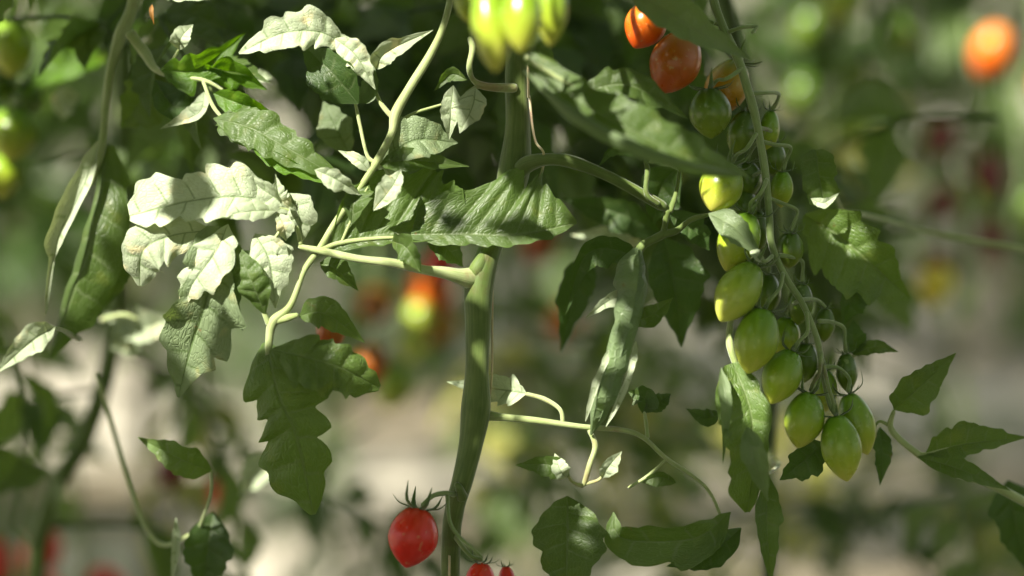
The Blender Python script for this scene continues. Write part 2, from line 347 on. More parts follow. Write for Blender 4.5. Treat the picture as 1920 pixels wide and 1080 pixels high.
leaflet(A, [(520, 400, -10), (533, 425, -12), (536, 452, -8)], 22, 18, roll=10, mat=SUNPALE, teeth=3, depth=.15)
leaflet(A, [(390, 432, -8), (320, 442, -12), (268, 470, -14), (262, 536, -4)], 58, 50, roll=-10, mat=SUNPALE, n=54, nv=13, teeth=5, depth=.2, quilt=.07, curl=-.5, prof=[.2, .6, .8, .9, 1, 1, .95, .8, .5, .1])
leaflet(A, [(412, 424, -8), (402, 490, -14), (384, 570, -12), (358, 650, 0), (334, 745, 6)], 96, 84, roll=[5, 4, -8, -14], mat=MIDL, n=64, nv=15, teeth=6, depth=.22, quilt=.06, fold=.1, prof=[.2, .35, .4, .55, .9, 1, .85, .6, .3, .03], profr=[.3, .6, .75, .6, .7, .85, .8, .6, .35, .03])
leaflet(A, [(428, 420, -10), (405, 470, -17), (362, 530, -16), (335, 575, -10)], 52, 44, roll=-12, mat=SUNPALE, n=50, nv=12, teeth=5, depth=.3, quilt=.07, curl=-.3)
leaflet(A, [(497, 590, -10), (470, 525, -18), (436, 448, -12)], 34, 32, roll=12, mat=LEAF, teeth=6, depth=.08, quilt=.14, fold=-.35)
leaflet(A, [(478, 438, -10), (505, 490, -14), (516, 578, -10)], 48, 40, roll=8, mat=SUNPALE, teeth=5, depth=.15, quilt=.06, curl=-.4)
leaflet(A, [(505, 450, -12), (525, 462, -14), (542, 484, -13)], 16, 18, roll=-10, mat=SUNPALE, teeth=3, depth=.2)
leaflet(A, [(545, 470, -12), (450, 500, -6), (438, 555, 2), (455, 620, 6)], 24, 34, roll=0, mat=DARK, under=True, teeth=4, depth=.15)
# lower big green leaves
leaflet(A, [(500, 640, -8), (520, 735, -14), (556, 820, -10), (588, 965, 4)], 84, 98, roll=[-5, -10, -8, -4], mat=SOFTLIT, n=70, nv=16, teeth=6, depth=.32, quilt=.075, fold=-.22, curl=-.2, prof=[.1, .55, .85, 1, .98, .9, .8, .7, .45, .05], profr=[.15, .6, .8, .75, .68, .85, 1, .95, .7, .1])
leaflet(A, [(510, 655, -14), (570, 668, -22), (640, 690, -20), (712, 728, -6)], 52, 66, roll=[30, 15, 0], mat=SOFTLIT, n=60, nv=14, teeth=6, depth=.2, quilt=.15, fold=-.2, prof=[.1, .6, .9, 1, 1, .9, .8, .75, .5, .1])
leaflet(A, [(560, 592, -8), (610, 588, -12), (684, 642, -6)], 34, 36, roll=12, mat=SOFTLIT, teeth=4, depth=.12, quilt=.07)
leaflet(A, [(600, 492, 5), (630, 505, 3), (672, 545, 8)], 26, 26, roll=18, mat=LEAF, teeth=3, depth=.12)
# upper left foliage of the same leaf
leaflet(A, [(652, 88, 0), (600, 60, -8), (530, 62, -12), (448, 100, -4)], 48, 46, roll=-15, mat=SUNPALE, n=56, nv=13, teeth=6, depth=.25, quilt=.12, fold=.15, prof=[.2, .5, .7, .95, 1, .9, .8, .6, .35, .04])
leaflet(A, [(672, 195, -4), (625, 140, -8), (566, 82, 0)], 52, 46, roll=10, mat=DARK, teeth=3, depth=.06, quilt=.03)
leaflet(A, [(628, 72, -6), (668, 105, -12), (704, 168, -8)], 30, 28, roll=-8, mat=SUNPALE, n=50, nv=12, teeth=5, depth=.12, quilt=.15, curl=.4)
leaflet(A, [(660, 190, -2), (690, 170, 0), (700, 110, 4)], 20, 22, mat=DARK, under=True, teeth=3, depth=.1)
leaflet(A, [(704, 130, 0), (725, 98, -4), (812, 56, 2)], 25, 24, roll=-8, mat=SUNPALE, teeth=3, depth=.12, fold=.35, quilt=.08)
leaflet(A, [(716, 300, 0), (780, 262, -4), (858, 268, 6)], 50, 52, roll=18, mat=MIDL, teeth=5, depth=.1, quilt=.06)
leaflet(A, [(712, 308, -4), (770, 300, -8), (880, 312, 4)], 25, 30, roll=20, mat=LEAF, teeth=5, depth=.12, quilt=.08)
leaflet(A, [(694, 322, -6), (672, 300, -8), (634, 282, -4)], 14, 14, mat=SUNPALE, teeth=2, depth=.1)
leaflet(A, [(656, 290, 40), (630, 240, 36), (606, 190, 40)], 38, 40, roll=10, mat=MIDL, teeth=3, depth=.1)
leaflet(A, [(700, 300, 30), (740, 330, 28), (760, 345, 30)], 20, 20, roll=20, mat=SUNPALE, teeth=3, depth=.1)
# pair of round lit leaflets on their own stalk
B = leafpart(MAIN, [([(968, 165, 8), (930, 164, 4), (903, 160, 2), (886, 148, 2), (880, 125, 4), (886, 90, 8), (880, 70, 12)], [17, 17, 14, 10, 11, 13, 9]), ([(903, 160, 2), (888, 166, 0), (872, 176, -2)], [9, 7, 5])])
leaflet(B, [(892, 164, -2), (886, 200, -6), (862, 250, -4)], 26, 40, roll=-8, mat=SUNPALE, teeth=3, depth=.08, quilt=.07, curl=-.4)
leaflet(B, [(850, 160, -2), (846, 205, -4), (842, 262, 0)], 22, 26, roll=12, mat=SUNPALE, teeth=3, depth=.12, quilt=.06)
leaflet(B, [(876, 150, 4), (845, 140, 6), (815, 170, 6)], 14, 18, roll=20, mat=LEAF, teeth=3, depth=.12)

# the broad horizontal leaf across the stem
Cc = leafpart(MAIN, [([(600, 470, -8), (640, 455, -5), (720, 446, -5), (800, 446, -4)], [10, 9, 7, 4]), ([(640, 455, -5), (660, 410, -6), (690, 350, -8)], [6, 5, 4])])
leaflet(Cc, [(622, 470, -6), (690, 445, -4), (780, 438, -3), (890, 436, -3)], 132, 26, roll=[10, 22, 25, 20], mat=LEAF, n=84, nv=18, teeth=8, depth=.10, quilt=.06, fold=.05, curl=.25, shear=1.0, rag=.09, prof=[.15, .65, .95, 1, .95, .9, .85, .7, .45, .05], edge=.2)
leaflet(Cc, [(770, 440, -5), (870, 440, -6), (980, 440, -6), (1082, 418, 0)], 124, 26, roll=[12, 22, 22, 14], mat=LEAF, n=84, nv=18, teeth=8, depth=.13, quilt=.06, fold=.05, curl=.2, shear=.9, rag=.1, prof=[.4, .75, .9, 1, .98, .92, .9, .78, .5, .05], seed=5)
leaflet(Cc, [(735, 452, -8), (762, 466, -18), (790, 512, -18)], 34, 28, roll=-20, mat=LEAF, teeth=4, depth=.2)
leaflet(Cc, [(800, 452, 4), (835, 462, 2), (868, 500, 6)], 30, 34, roll=15, mat=LEAF, teeth=3, depth=.1)
leaflet(Cc, [(700, 395, -12), (735, 350, -18), (752, 318, -12)], 26, 24, roll=10, mat=SUNPALE, teeth=3, depth=.15, quilt=.12)
leaflet(Cc, [(660, 420, -8), (665, 370, -8), (690, 335, -2)], 20, 40, roll=10, mat=LEAF, teeth=4, depth=.12)

# nearer blurred long leaf with a rolled pale edge, upper right
D = leafpart(MAIN, [([(985, 60, 0), (975, 85, -40), (990, 112, -70)], [12, 12, 9]), ([(990, 112, -70), (1080, 165, -72), (1180, 215, -74)], [9, 6, 4])])
leaflet(D, [(975, 92, -62), (1070, 178, -74), (1200, 252, -80), (1310, 300, -78), (1402, 330, -62)], 58, 42, roll=[18, 20, 14, 10], mat=LEAF, n=70, nv=16, teeth=8, depth=.12, quilt=.06, fold=.0, curl=.0, prof=[.2, .6, .8, .9, 1, .95, .85, .6, .35, .05])
leaflet(D, [(980, 130, -72), (1075, 212, -88), (1200, 280, -94), (1310, 312, -92), (1392, 326, -70)], 16, 26, roll=[-5, -5, -5], mat=LEAF, under=True, n=50, nv=8, teeth=6, depth=.06, quilt=.03, fold=-.5, curl=-.6)
leaflet(D, [(1080, 175, -30), (1180, 160, -36), (1290, 222, -26)], 36, 44, roll=20, mat=LEAF, n=50, nv=12, teeth=6, depth=.2, quilt=.1)
leaflet(D, [(975, 90, -30), (1010, 92, -40), (1040, 160, -30)], 26, 40, roll=20, mat=LEAF, teeth=4, depth=.12)

# right petiole and the hanging curled leaf
E = leafpart(MAIN, [
    ([(958, 350, 15), (982, 312, 8), (1020, 299, 0), (1070, 303, -4), (1150, 335, -4), (1252, 392, 0)], [26, 32, 25, 24, 22, 20]),
    ([(1252, 392, 0), (1246, 425, 2), (1242, 440, 2), (1200, 466, 2), (1193, 520, 2), (1178, 610, 0), (1152, 700, -2)], [13, 11, 17, 17, 10, 8, 5]),
    ([(1242, 440, 2), (1270, 432, 0), (1296, 412, -4), (1330, 402, -8)], [16, 12, 10, 8]),
    ([(1256, 398, 0), (1268, 360, 2), (1276, 308, 4)], [12, 8, 6]),
    ([(1236, 384, -4), (1212, 362, -6), (1214, 318, -4), (1208, 300, -2)], [11, 9, 10, 6]),
], STEM)
leaflet(E, [(1196, 470, 2), (1186, 560, -8), (1150, 690, -12), (1108, 815, -4)], 58, 66, roll=[-16, -10, -4, 0], mat=SOFTLIT, n=70, nv=15, teeth=6, depth=.12, quilt=.025, fold=.06, curl=.5, edge=1.5, rag=.04, prof=[.3, .5, .8, .75, .7, .75, .8, .75, .5, .05], profr=[.3, .9, 1, .75, .62, .6, .6, .55, .4, .05])
leaflet(E, [(1188, 560, -4), (1150, 560, -8), (1098, 596, -4)], 16, 18, roll=10, mat=SUNPALE, teeth=3, depth=.15)
leaflet(E, [(1160, 640, -14), (1128, 700, -20), (1098, 790, -14)], 4, 12, roll=0, mat=SUNPALE, under=True, n=30, nv=4, teeth=4, depth=.1, prof=[.2, .8, 1, .9, .8, .9, 1, .8, .5, .1])
leaflet(E, [(1192, 640, -12), (1176, 710, -18), (1136, 800, -12)], 10, 5, roll=0, mat=SUNPALE, under=True, n=30, nv=4, teeth=4, depth=.1, prof=[.2, .8, 1, .9, .8, .9, 1, .8, .5, .1])
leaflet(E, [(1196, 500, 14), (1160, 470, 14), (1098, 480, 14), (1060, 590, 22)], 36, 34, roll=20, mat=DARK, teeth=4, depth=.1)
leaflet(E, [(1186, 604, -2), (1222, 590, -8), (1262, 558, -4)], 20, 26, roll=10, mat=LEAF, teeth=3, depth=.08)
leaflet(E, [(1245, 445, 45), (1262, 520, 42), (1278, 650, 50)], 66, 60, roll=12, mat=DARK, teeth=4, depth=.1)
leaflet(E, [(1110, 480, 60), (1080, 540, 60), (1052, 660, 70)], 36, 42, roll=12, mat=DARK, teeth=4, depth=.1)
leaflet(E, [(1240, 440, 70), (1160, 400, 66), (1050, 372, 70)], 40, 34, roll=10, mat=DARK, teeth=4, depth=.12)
leaflet(E, [(1210, 460, 90), (1140, 440, 80), (1070, 440, 90)], 26, 24, roll=30, mat=SUNPALE, teeth=4, depth=.12)
leaflet(E, [(1328, 400, -10), (1375, 425, -18), (1432, 488, -12)], 26, 28, roll=[-10, 5], mat=LEAF, under=True, teeth=2, depth=.05, fold=-.2)
leaflet(E, [(1406, 470, -14), (1420, 480, -18), (1436, 496, -14)], 12, 10, mat=SUNPALE, teeth=2, depth=.3)  # pale piece stands in for the sunlit tip of the leaflet
leaflet(E, [(1215, 305, 0), (1240, 300, -2), (1275, 322, 0)], 12, 10, roll=20, mat=SUNPALE, teeth=3, depth=.3)
leaflet(E, [(1200, 290, 4), (1150, 280, 4), (1122, 312, 6)], 14, 12, roll=40, mat=DARK, teeth=3, depth=.1)
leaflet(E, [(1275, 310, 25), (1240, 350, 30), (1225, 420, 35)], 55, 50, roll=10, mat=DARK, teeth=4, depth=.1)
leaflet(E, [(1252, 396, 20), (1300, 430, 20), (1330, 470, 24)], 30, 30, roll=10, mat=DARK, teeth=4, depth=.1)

# lower right side shoot
Fq = leafpart(MAIN, [
    ([(906, 778, 4), (950, 783, 0), (1010, 789, -2), (1090, 800, -2), (1190, 812, 2), (1250, 860, 8), (1325, 915, 16), (1360, 990, 20)], [20, 14, 12, 11, 9, 8, 7, 6]),
    ([(1056, 794, -2), (1050, 768, -2), (1020, 748, 0), (985, 738, 4)], [8, 8, 9, 8]),
    ([(1104, 806, -2), (1116, 835, -2), (1106, 870, -4), (1094, 912, -2)], [8, 11, 11, 10]),
    ([(1214, 822, 6), (1212, 800, 8), (1208, 772, 10)], [8, 7, 6]),
    ([(1178, 915, 6), (1215, 892, 8), (1250, 860, 8)], [6, 6, 5]),
    ([(1094, 912, -2), (1075, 905, -2), (1062, 888, -4)], [9, 7, 6]), ([(1096, 908, -2), (1122, 900, -3), (1134, 886, -4)], [8, 6, 5]),
])
leaflet(Fq, [(988, 738, 6), (950, 732, 14), (838, 716, 16)], 40, 32, roll=-12, mat=SUNPALE, n=50, nv=12, teeth=4, depth=.22, quilt=.09)
leaflet(Fq, [(1068, 893, -4), (1030, 872, -8), (966, 872, -4)], 26, 25, roll=10, mat=LEAF, teeth=3, depth=.1)
leaflet(Fq, [(1062, 896, -8), (1050, 880, -12), (1040, 850, -8)], 18, 20, roll=0, mat=SUNPALE, teeth=3, depth=.12)
leaflet(Fq, [(1128, 896, -4), (1142, 874, -8), (1166, 846, -4)], 18, 19, roll=-10, mat=SUNPALE, teeth=3, depth=.14)
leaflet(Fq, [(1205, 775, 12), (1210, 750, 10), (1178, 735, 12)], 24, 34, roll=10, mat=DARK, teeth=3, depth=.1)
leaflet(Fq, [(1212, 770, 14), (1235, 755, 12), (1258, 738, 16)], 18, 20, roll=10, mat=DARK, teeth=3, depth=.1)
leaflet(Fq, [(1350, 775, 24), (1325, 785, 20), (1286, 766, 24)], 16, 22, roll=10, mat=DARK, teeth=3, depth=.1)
leaflet(Fq, [(1268, 905, 8), (1235, 895, 6), (1200, 905, 10)], 20, 14, roll=10, mat=LEAF, teeth=3, depth=.1)
leaflet(Fq, [(1064, 930, 10), (1064, 1010, 0), (1060, 1130, 0)], 78, 76, roll=6, mat=LEAF, teeth=5, depth=.1, n=50, nv=12)
leaflet(Fq, [(1370, 960, 6), (1300, 1010, -6), (1170, 1010, 4), (1150, 960, 10)], 55, 40, roll=10, mat=LEAF, teeth=5, depth=.2, n=50, nv=12)
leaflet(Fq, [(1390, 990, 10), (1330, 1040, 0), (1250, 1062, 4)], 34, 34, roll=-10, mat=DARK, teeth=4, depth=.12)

# ---------------------------------------------------------------- the twine
def twine():
    t = thing('support_twine', P(955, 1080, 20), 'thin cream support twine running down beside the thick main stem', 'twine')
    C = spline([P(992, -900, 8), P(990, 60, -8), P(994, 190, 10), P(1003, 262, 6), P(1020, 292, -2), P(1004, 350, 14), P(938, 440, 14), P(925, 480, 6), P(923, 600, 4), P(921, 720, 4), P(900, 830, 34), P(850, 1010, 34), P(842, 1090, -14), P(842, 1500, -14)], 120)
    r = np.full(120, 2.2*K(0)); mk('twine', *tube_raw(C, r, 8, .12)[:2], TWINE, t, tube_raw(C, r, 8, .12)[2])
twine()

# ---------------------------------------------------------------- the long truss on the right
def truss(label, stems, toms, mat=None, group=None, cal=True, name='tomato_truss'):
    x, y, z = stems[0][0][0]; t = thing(name, P(x, y, z), label, 'tomato truss', group)
    mb = MB()
    for pts, w_ in stems: mb.add(*tube(pts, w_, seg=9))
    mb.build('truss_stem', mat or TRUSSM, t)
    for q in toms: tomato(t, *q[:4], cal=cal if len(q) < 5 else q[4], long=1.25)
    return t
rach = ([(1290, -420, 30), (1318, -120, 20), (1335, -10, 5), (1356, 52, 0), (1384, 112, -4), (1402, 168, -6), (1416, 218, -4), (1427, 275, -2), (1436, 335, -2), (1442, 400, -2), (1447, 460, -2), (1474, 522, -2), (1506, 572, -2), (1533, 640, -2), (1542, 700, 0), (1556, 760, 2), (1570, 782, 4)], [18, 18, 18, 17, 17, 18, 16, 15, 15, 14, 14, 13, 12, 12, 10, 8, 7])
TT = [((1232, 0, 6), (1190, 88, 2), 76, ORANGE), ((1292, 58, -2), (1240, 172, -6), 91, RUST), ((1388, 112, 22), (1338, 215, 20), 76, TURN), ((1330, 162, 2), (1334, 258, 0), 78, DGREEN),
      ((1402, 205, 16), (1378, 290, 16), 52, DGREEN), ((1446, 204, 16), (1438, 285, 20), 37, GREEN), ((1372, 305, -2), (1334, 394, -8), 78, GREEN), ((1468, 318, 12), (1464, 388, 16), 41, GREEN),
      ((1408, 396, -2), (1362, 506, -4), 76, GREEN), ((1482, 432, 8), (1480, 502, 12), 50, DGREEN), ((1418, 492, -10), (1352, 600, -18), 78, LIME), ((1504, 528, 14), (1496, 608, 18), 46, DGREEN),
      ((1434, 574, -14), (1402, 698, -18), 78, GREEN), ((1488, 654, -6), (1446, 755, -10), 69, GREEN), ((1586, 660, 16), (1590, 734, 18), 39, DGREEN), ((1520, 732, -4), (1496, 838, -8), 73, GREEN),
      ((1566, 774, -6), (1588, 900, -10), 73, GREEN), ((1588, 734, 8), (1626, 850, 8), 61, GREEN), ((1548, 575, 22), (1545, 640, 24), 37, DGREEN), ((1400, 300, 20), (1402, 372, 24), 52, DGREEN), ((1420, 392, 22), (1422, 470, 26), 43, DGREEN), ((1440, 510, 24), (1436, 590, 26), 52, DGREEN), ((1476, 590, 22), (1470, 672, 24), 54, GREEN), ((1512, 640, 20), (1508, 716, 22), 50, DGREEN), ((1545, 690, 18), (1548, 770, 20), 48, GREEN), ((1396, 350, 22), (1392, 430, 24), 54, DGREEN), ((1452, 262, 20), (1450, 330, 22), 42, DGREEN)]
PED = [[(1354, 48, 0), (1300, 30, 6), (1234, -4, 6)], [(1362, 62, 0), (1330, 55, 0), (1294, 54, -2)], [(1386, 112, 0), (1390, 110, 14), (1388, 114, 22)], [(1392, 128, -6), (1362, 148, -10), (1346, 150, -4), (1332, 164, 2)],
       [(1408, 180, 0), (1412, 190, 12), (1402, 206, 16)], [(1408, 176, -4), (1440, 174, 0), (1460, 176, 8), (1456, 192, 14), (1447, 206, 16)], [(1418, 250, -6), (1400, 278, -10), (1382, 290, -6), (1372, 306, -2)], [(1430, 266, -2), (1456, 272, 0), (1482, 276, 6), (1474, 300, 12), (1468, 320, 12)],
       [(1438, 336, -6), (1426, 362, -12), (1408, 380, -8), (1408, 398, -2)], [(1442, 372, 0), (1468, 382, 4), (1494, 394, 8), (1490, 414, 8), (1482, 434, 8)], [(1448, 480, -6), (1436, 490, -16), (1424, 486, -14), (1418, 494, -10)], [(1458, 478, 0), (1484, 482, 4), (1504, 490, 12), (1505, 512, 14), (1504, 530, 14)],
       [(1468, 512, -4), (1462, 540, -12), (1446, 560, -16), (1434, 576, -14)], [(1512, 585, -4), (1514, 622, -8), (1498, 640, -8), (1488, 656, -6)], [(1534, 602, 0), (1562, 604, 8), (1582, 615, 14), (1584, 640, 16), (1586, 662, 16)], [(1540, 660, -2), (1536, 700, -6), (1526, 716, -6), (1520, 734, -4)],
       [(1544, 684, -2), (1552, 722, -6), (1562, 752, -8), (1566, 776, -6)], [(1544, 688, 2), (1572, 690, 6), (1592, 710, 8), (1590, 736, 8)], [(1500, 562, 2), (1530, 562, 16), (1548, 578, 22)], [(1424, 262, 6), (1410, 280, 16), (1400, 302, 20)], [(1438, 352, 6), (1424, 374, 18), (1420, 394, 22)], [(1458, 492, 6), (1444, 496, 18), (1440, 512, 24)], [(1500, 562, 2), (1486, 572, 14), (1476, 592, 22)], [(1524, 618, 2), (1514, 624, 14), (1512, 642, 20)], [(1541, 672, 2), (1545, 680, 12), (1545, 692, 18)], [(1434, 320, 4), (1412, 330, 16), (1396, 352, 22)], [(1424, 240, 4), (1446, 246, 14), (1452, 264, 20)]]
truss('long hanging truss with orange tomatoes above and green plum tomatoes below on the right', [rach]+[(p, [9]+[7]*(len(p)-2)+[9]) for p in PED]+[([(1366, 60, -2), (1390, 52, -6), (1418, 50, -4), (1410, 62, -8)], [9, 7, 7, 6])], TT)
# big top truss, nearer than the focus
truss('blurred bunch of bright green tomatoes at the top middle edge', [([(985, -380, -60), (975, -120, -110), (968, -40, -115), (950, -5, -115)], [14, 13, 12, 9]), ([(968, -60, -115), (930, -52, -118), (912, -48, -120)], 8), ([(968, -50, -115), (1010, -60, -112), (1034, -62, -108)], 8)],
      [((912, -45, -120), (930, 132, -126), 76, GREEN), ((978, -40, -130), (978, 96, -134), 74, GREEN), ((1034, -60, -104), (1032, 84, -104), 62, GREEN), ((884, -60, -90), (876, 40, -90), 56, GREEN)])
truss('blurred olive green tomatoes hanging one above another at the left edge', [([(-60, -200, 210), (-20, -40, 210), (0, 30, 210), (-10, 180, 210), (-15, 300, 210)], [12, 11, 10, 9, 6])],
      [((20, 30, 204), (22, 142, 200), 80, GREEN), ((46, 148, 220), (52, 215, 220), 60, DGREEN), ((26, 196, 196), (22, 300, 192), 88, GREEN), ((2, 282, 212), (4, 372, 210), 72, GREEN), ((-10, 100, 220), (-8, 200, 220), 60, DGREEN)])
truss('small truss behind the main stem, green at its tip and orange above', [([(838, 380, 600), (830, 470, 600), (818, 560, 605), (790, 610, 605), (752, 690, 605)], [12, 11, 10, 9, 7])],
      [((822, 505, 590), (790, 588, 580), 88, ORANGE), ((838, 560, 605), (812, 642, 605), 71, TURN), ((792, 556, 580), (784, 626, 575), 56, LIME), ((776, 600, 585), (772, 678, 580), 59, LIME), ((752, 676, 585), (728, 770, 580), 76, GREEN), ((810, 590, 620), (800, 650, 620), 61, ORANGE)])
truss('blurred dull orange red tomatoes just left of the main stem', [([(700, 380, 560), (704, 470, 560), (700, 540, 560), (690, 640, 500)], [9, 8, 8, 6])],
      [((704, 535, 560), (702, 605, 560), 66, RUST), ((690, 640, 360), (702, 722, 360), 60, RUST), ((640, 600, 60), (600, 640, 60), 56, RUST)], cal=False)
truss('dark red plum tomato with long dark sepals at the bottom of the stem', [([(862, 930, 2), (838, 925, -8), (812, 930, -14), (790, 950, -14)], [11, 10, 9, 9]), ([(838, 925, -8), (848, 990, -20), (905, 1045, -20)], [8, 7, 6])],
      [((786, 948, -14), (762, 1062, -18), 90, RED)])
truss('small red tomato under pale sepals at the bottom edge', [([(848, 1000, 2), (880, 1040, -8), (905, 1050, -10)], [9, 8, 8])], [((902, 1052, -12), (898, 1120, -12), 52, RED), ((948, 1060, 10), (952, 1110, 10), 30, RED)])

# ---------------------------------------------------------------- left and right neighbours
def side_stem(pl, x, dz, wpx, mat, xs=None):
    ys = [(x, -3000), (x, -700), (x, -60), (x+6, 160), (x+2, 330), (x-10, 600), (x-60, 800), (x-140, 960), (x-160, 1200)] if xs is None else xs
    C = spline([P(a, b, dz) for a, b in ys]+[np.array([P(ys[-1][0], 0, dz)[0], P(0, ys[-1][1], dz)[1], 0])], 80)
    mk('stem', *tube_raw(C, np.full(80, wpx*.5*K(dz)), 14, .04)[:2], mat, pl, tube_raw(C, np.full(80, 1.), 14)[2])
LP = plant(225, 1000, 260, 'blurred tomato plant on the left with a long curled leaf hanging from its stem')
side_stem(LP, 228, 260, 34, STEM)
H = leafpart(LP, [([(262, -120, 60), (254, -30, 55), (246, 20, 55), (225, 70, 55), (208, 130, 55), (198, 200, 55), (190, 280, 52), (168, 350, 50)], [20, 22, 24, 26, 18, 17, 16, 14]), ([(242, 60, 40), (272, 100, 40), (300, 135, 30), (380, 150, 20), (420, 170, 20)], [22, 20, 12, 8, 6]), ([(300, 135, 30), (322, 115, 24), (336, 92, 20)], [8, 7, 5]), ([(380, 150, 20), (400, 200, 10), (430, 235, 4)], [7, 7, 6])])
leaflet(H, [(200, 270, 55), (182, 400, 39), (140, 540, 43), (92, 672, 59)], 78, 26, roll=[-15, -18, -10, -5], mat=LEAF, n=60, nv=14, teeth=6, depth=.10, quilt=.05, fold=-.25, curl=-.4, prof=[.2, .6, .8, .9, 1, .95, .85, .7, .4, .05])
leaflet(H, [(186, 265, 47), (158, 345, 33), (112, 440, 27), (98, 500, 33), (86, 590, 43)], 14, 34, roll=[10, 15, 5, 0], mat=SUNPALE, under=True, n=44, nv=8, teeth=4, depth=.08, quilt=.03, fold=.3, curl=.6, prof=[.1, .7, 1, 1, .95, .8, .3, .25, .2, .05])
leaflet(H, [(240, 470, 60), (222, 520, 56), (195, 580, 60)], 22, 10, roll=20, mat=LEAF, teeth=4, depth=.1)
leaflet(H, [(300, 130, 28), (370, 130, 20), (460, 62, 24)], 44, 46, roll=-25, mat=BACKLIT, teeth=4, depth=.4, quilt=.08)
leaflet(H, [(370, 150, 26), (430, 135, 22), (500, 168, 24)], 46, 38, roll=-30, mat=BACKLIT, teeth=4, depth=.35, quilt=.08)
leaflet(H, [(400, 175, 20), (450, 195, 14), (508, 210, 18)], 34, 32, roll=-25, mat=BACKLIT, teeth=3, depth=.2, quilt=.06)
leaflet(H, [(290, 120, 70), (270, 180, 64), (225, 240, 70)], 70, 50, roll=15, mat=SOFTLIT, teeth=4, depth=.15)
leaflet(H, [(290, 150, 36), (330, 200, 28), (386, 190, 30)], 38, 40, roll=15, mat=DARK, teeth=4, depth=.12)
leaflet(H, [(384, 172, 22), (372, 212, 18), (300, 242, 22)], 14, 24, roll=-10, mat=SUNPALE, teeth=3, depth=.1)  # pale strip painted as the sunlit right edge of the dark leaflet
leaflet(H, [(336, 94, 18), (340, 70, 14), (362, 46, 18)], 22, 20, roll=0, mat=SUNPALE, teeth=3, depth=.12)
leaflet(H, [(400, 222, 6), (470, 240, -2), (560, 290, -8), (668, 352, -6)], 46, 44, roll=[10, 20, 15], mat=LEAF, n=60, nv=14, teeth=7, depth=.2, quilt=.11, fold=-.1)
leaflet(H, [(470, 272, -4), (540, 304, -8), (640, 350, -8)], 12, 26, roll=-25, mat=BACKLIT, n=40, nv=8, teeth=5, depth=.2, quilt=.05)  # bright green strip imitates sun shining through the leaf's lower edge
leaflet(H, [(590, 318, -14), (630, 336, -16), (676, 366, -10)], 22, 24, roll=-10, mat=SUNPALE, teeth=4, depth=.2, quilt=.1)  # whitened piece for the sunlit tip of the long leaf
leaflet(H, [(470, 140, 60), (490, 142, 60), (512, 146, 60)], 12, 14, mat=SUNPALE, teeth=2, depth=.1)
leaflet(H, [(200, 110, 180), (140, 115, 176), (54, 172, 180)], 44, 56, roll=-20, mat=BACKLIT, teeth=4, depth=.12)
leaflet(H, [(150, 180, 140), (120, 190, 136), (118, 226, 140)], 36, 30, roll=0, mat=SUNPALE, teeth=3, depth=.2)
I = leafpart(LP, [([(150, 640, 90), (120, 620, 20), (98, 615, -20)], [10, 9, 7]), ([(190, 600, 130), (230, 590, 120), (260, 600, 120)], [10, 9, 7]), ([(370, 1000, 60), (395, 930, 40), (396, 882, 30)], [7, 7, 6]), ([(180, 700, 110), (280, 1000, 90), (370, 1000, 60)], [10, 9, 7])])
leaflet(I, [(104, 612, -20), (60, 640, -26), (-10, 702, -24)], 26, 34, roll=10, mat=SUNPALE, teeth=4, depth=.12, quilt=.08)
leaflet(I, [(320, 600, 150), (260, 615, 146), (196, 590, 150)], 34, 46, roll=0, mat=SUNPALE, teeth=4, depth=.2)
leaflet(I, [(230, 600, 150), (240, 640, 146), (260, 672, 150)], 30, 34, roll=0, mat=SUNPALE, teeth=3, depth=.15)
leaflet(I, [(396, 884, 30), (340, 862, 24), (258, 820, 30)], 32, 40, roll=10, mat=SOFTLIT, n=50, nv=12, teeth=4, depth=.12, quilt=.06)
leaflet(I, [(330, 970, 50), (330, 1030, 46), (320, 1100, 50)], 10, 10, roll=0, mat=SUNPALE, teeth=3, depth=.1)
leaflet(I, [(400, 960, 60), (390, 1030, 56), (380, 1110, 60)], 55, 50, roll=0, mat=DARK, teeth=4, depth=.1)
leaflet(I, [(500, 850, 150), (480, 880, 146), (450, 930, 150)], 34, 30, roll=0, mat=SUNPALE, teeth=4, depth=.1)
leaflet(I, [(285, 8, 0), (284, 24, -2), (289, 46, 0)], 5, 5, mat=DRY, n=14, nv=4, teeth=2, depth=.1, name='dried_flower')
leaflet(I, [(300, -10, 20), (340, -8, 14), (430, -4, 20)], 14, 16, roll=10, mat=SUNPALE, teeth=5, depth=.3)
RP = plant(2100, 1000, 60, 'tomato plant standing just outside the right edge with leaves reaching into the picture')
side_stem(RP, 2120, 60, 46, STEM, [(2120, -3000), (2110, -700), (2100, -60), (2110, 300), (2100, 600), (2090, 900), (2090, 1200)])
J = leafpart(RP, [
    ([(2100, 1010, 60), (1960, 960, 40), (1860, 910, 30), (1780, 885, 20), (1722, 852, 18), (1672, 806, 18), (1676, 768, 16)], [22, 18, 15, 13, 14, 12, 8]),
    ([(1722, 852, 18), (1740, 850, 16), (1780, 840, 10)], [9, 7, 5]), ([(1672, 800, 18), (1650, 790, 18), (1640, 800, 18)], [8, 6, 5])])
leaflet(J, [(1676, 768, 14), (1715, 735, 8), (1792, 662, 14)], 48, 44, roll=-12, mat=SOFTLIT, n=54, nv=13, teeth=4, depth=.16, quilt=.07)
leaflet(J, [(1735, 850, 16), (1810, 832, 8), (1925, 820, 16)], 44, 30, roll=[20, 10], mat=SOFTLIT, n=54, nv=13, teeth=6, depth=.16, quilt=.09)
leaflet(J, [(1720, 856, 16), (1800, 880, 10), (1895, 920, 20)], 24, 26, roll=20, mat=LEAF, n=50, nv=12, teeth=6, depth=.12, quilt=.08)
leaflet(J, [(1650, 800, 26), (1655, 850, 22), (1650, 910, 26)], 20, 22, roll=10, mat=DARK, teeth=4, depth=.1)
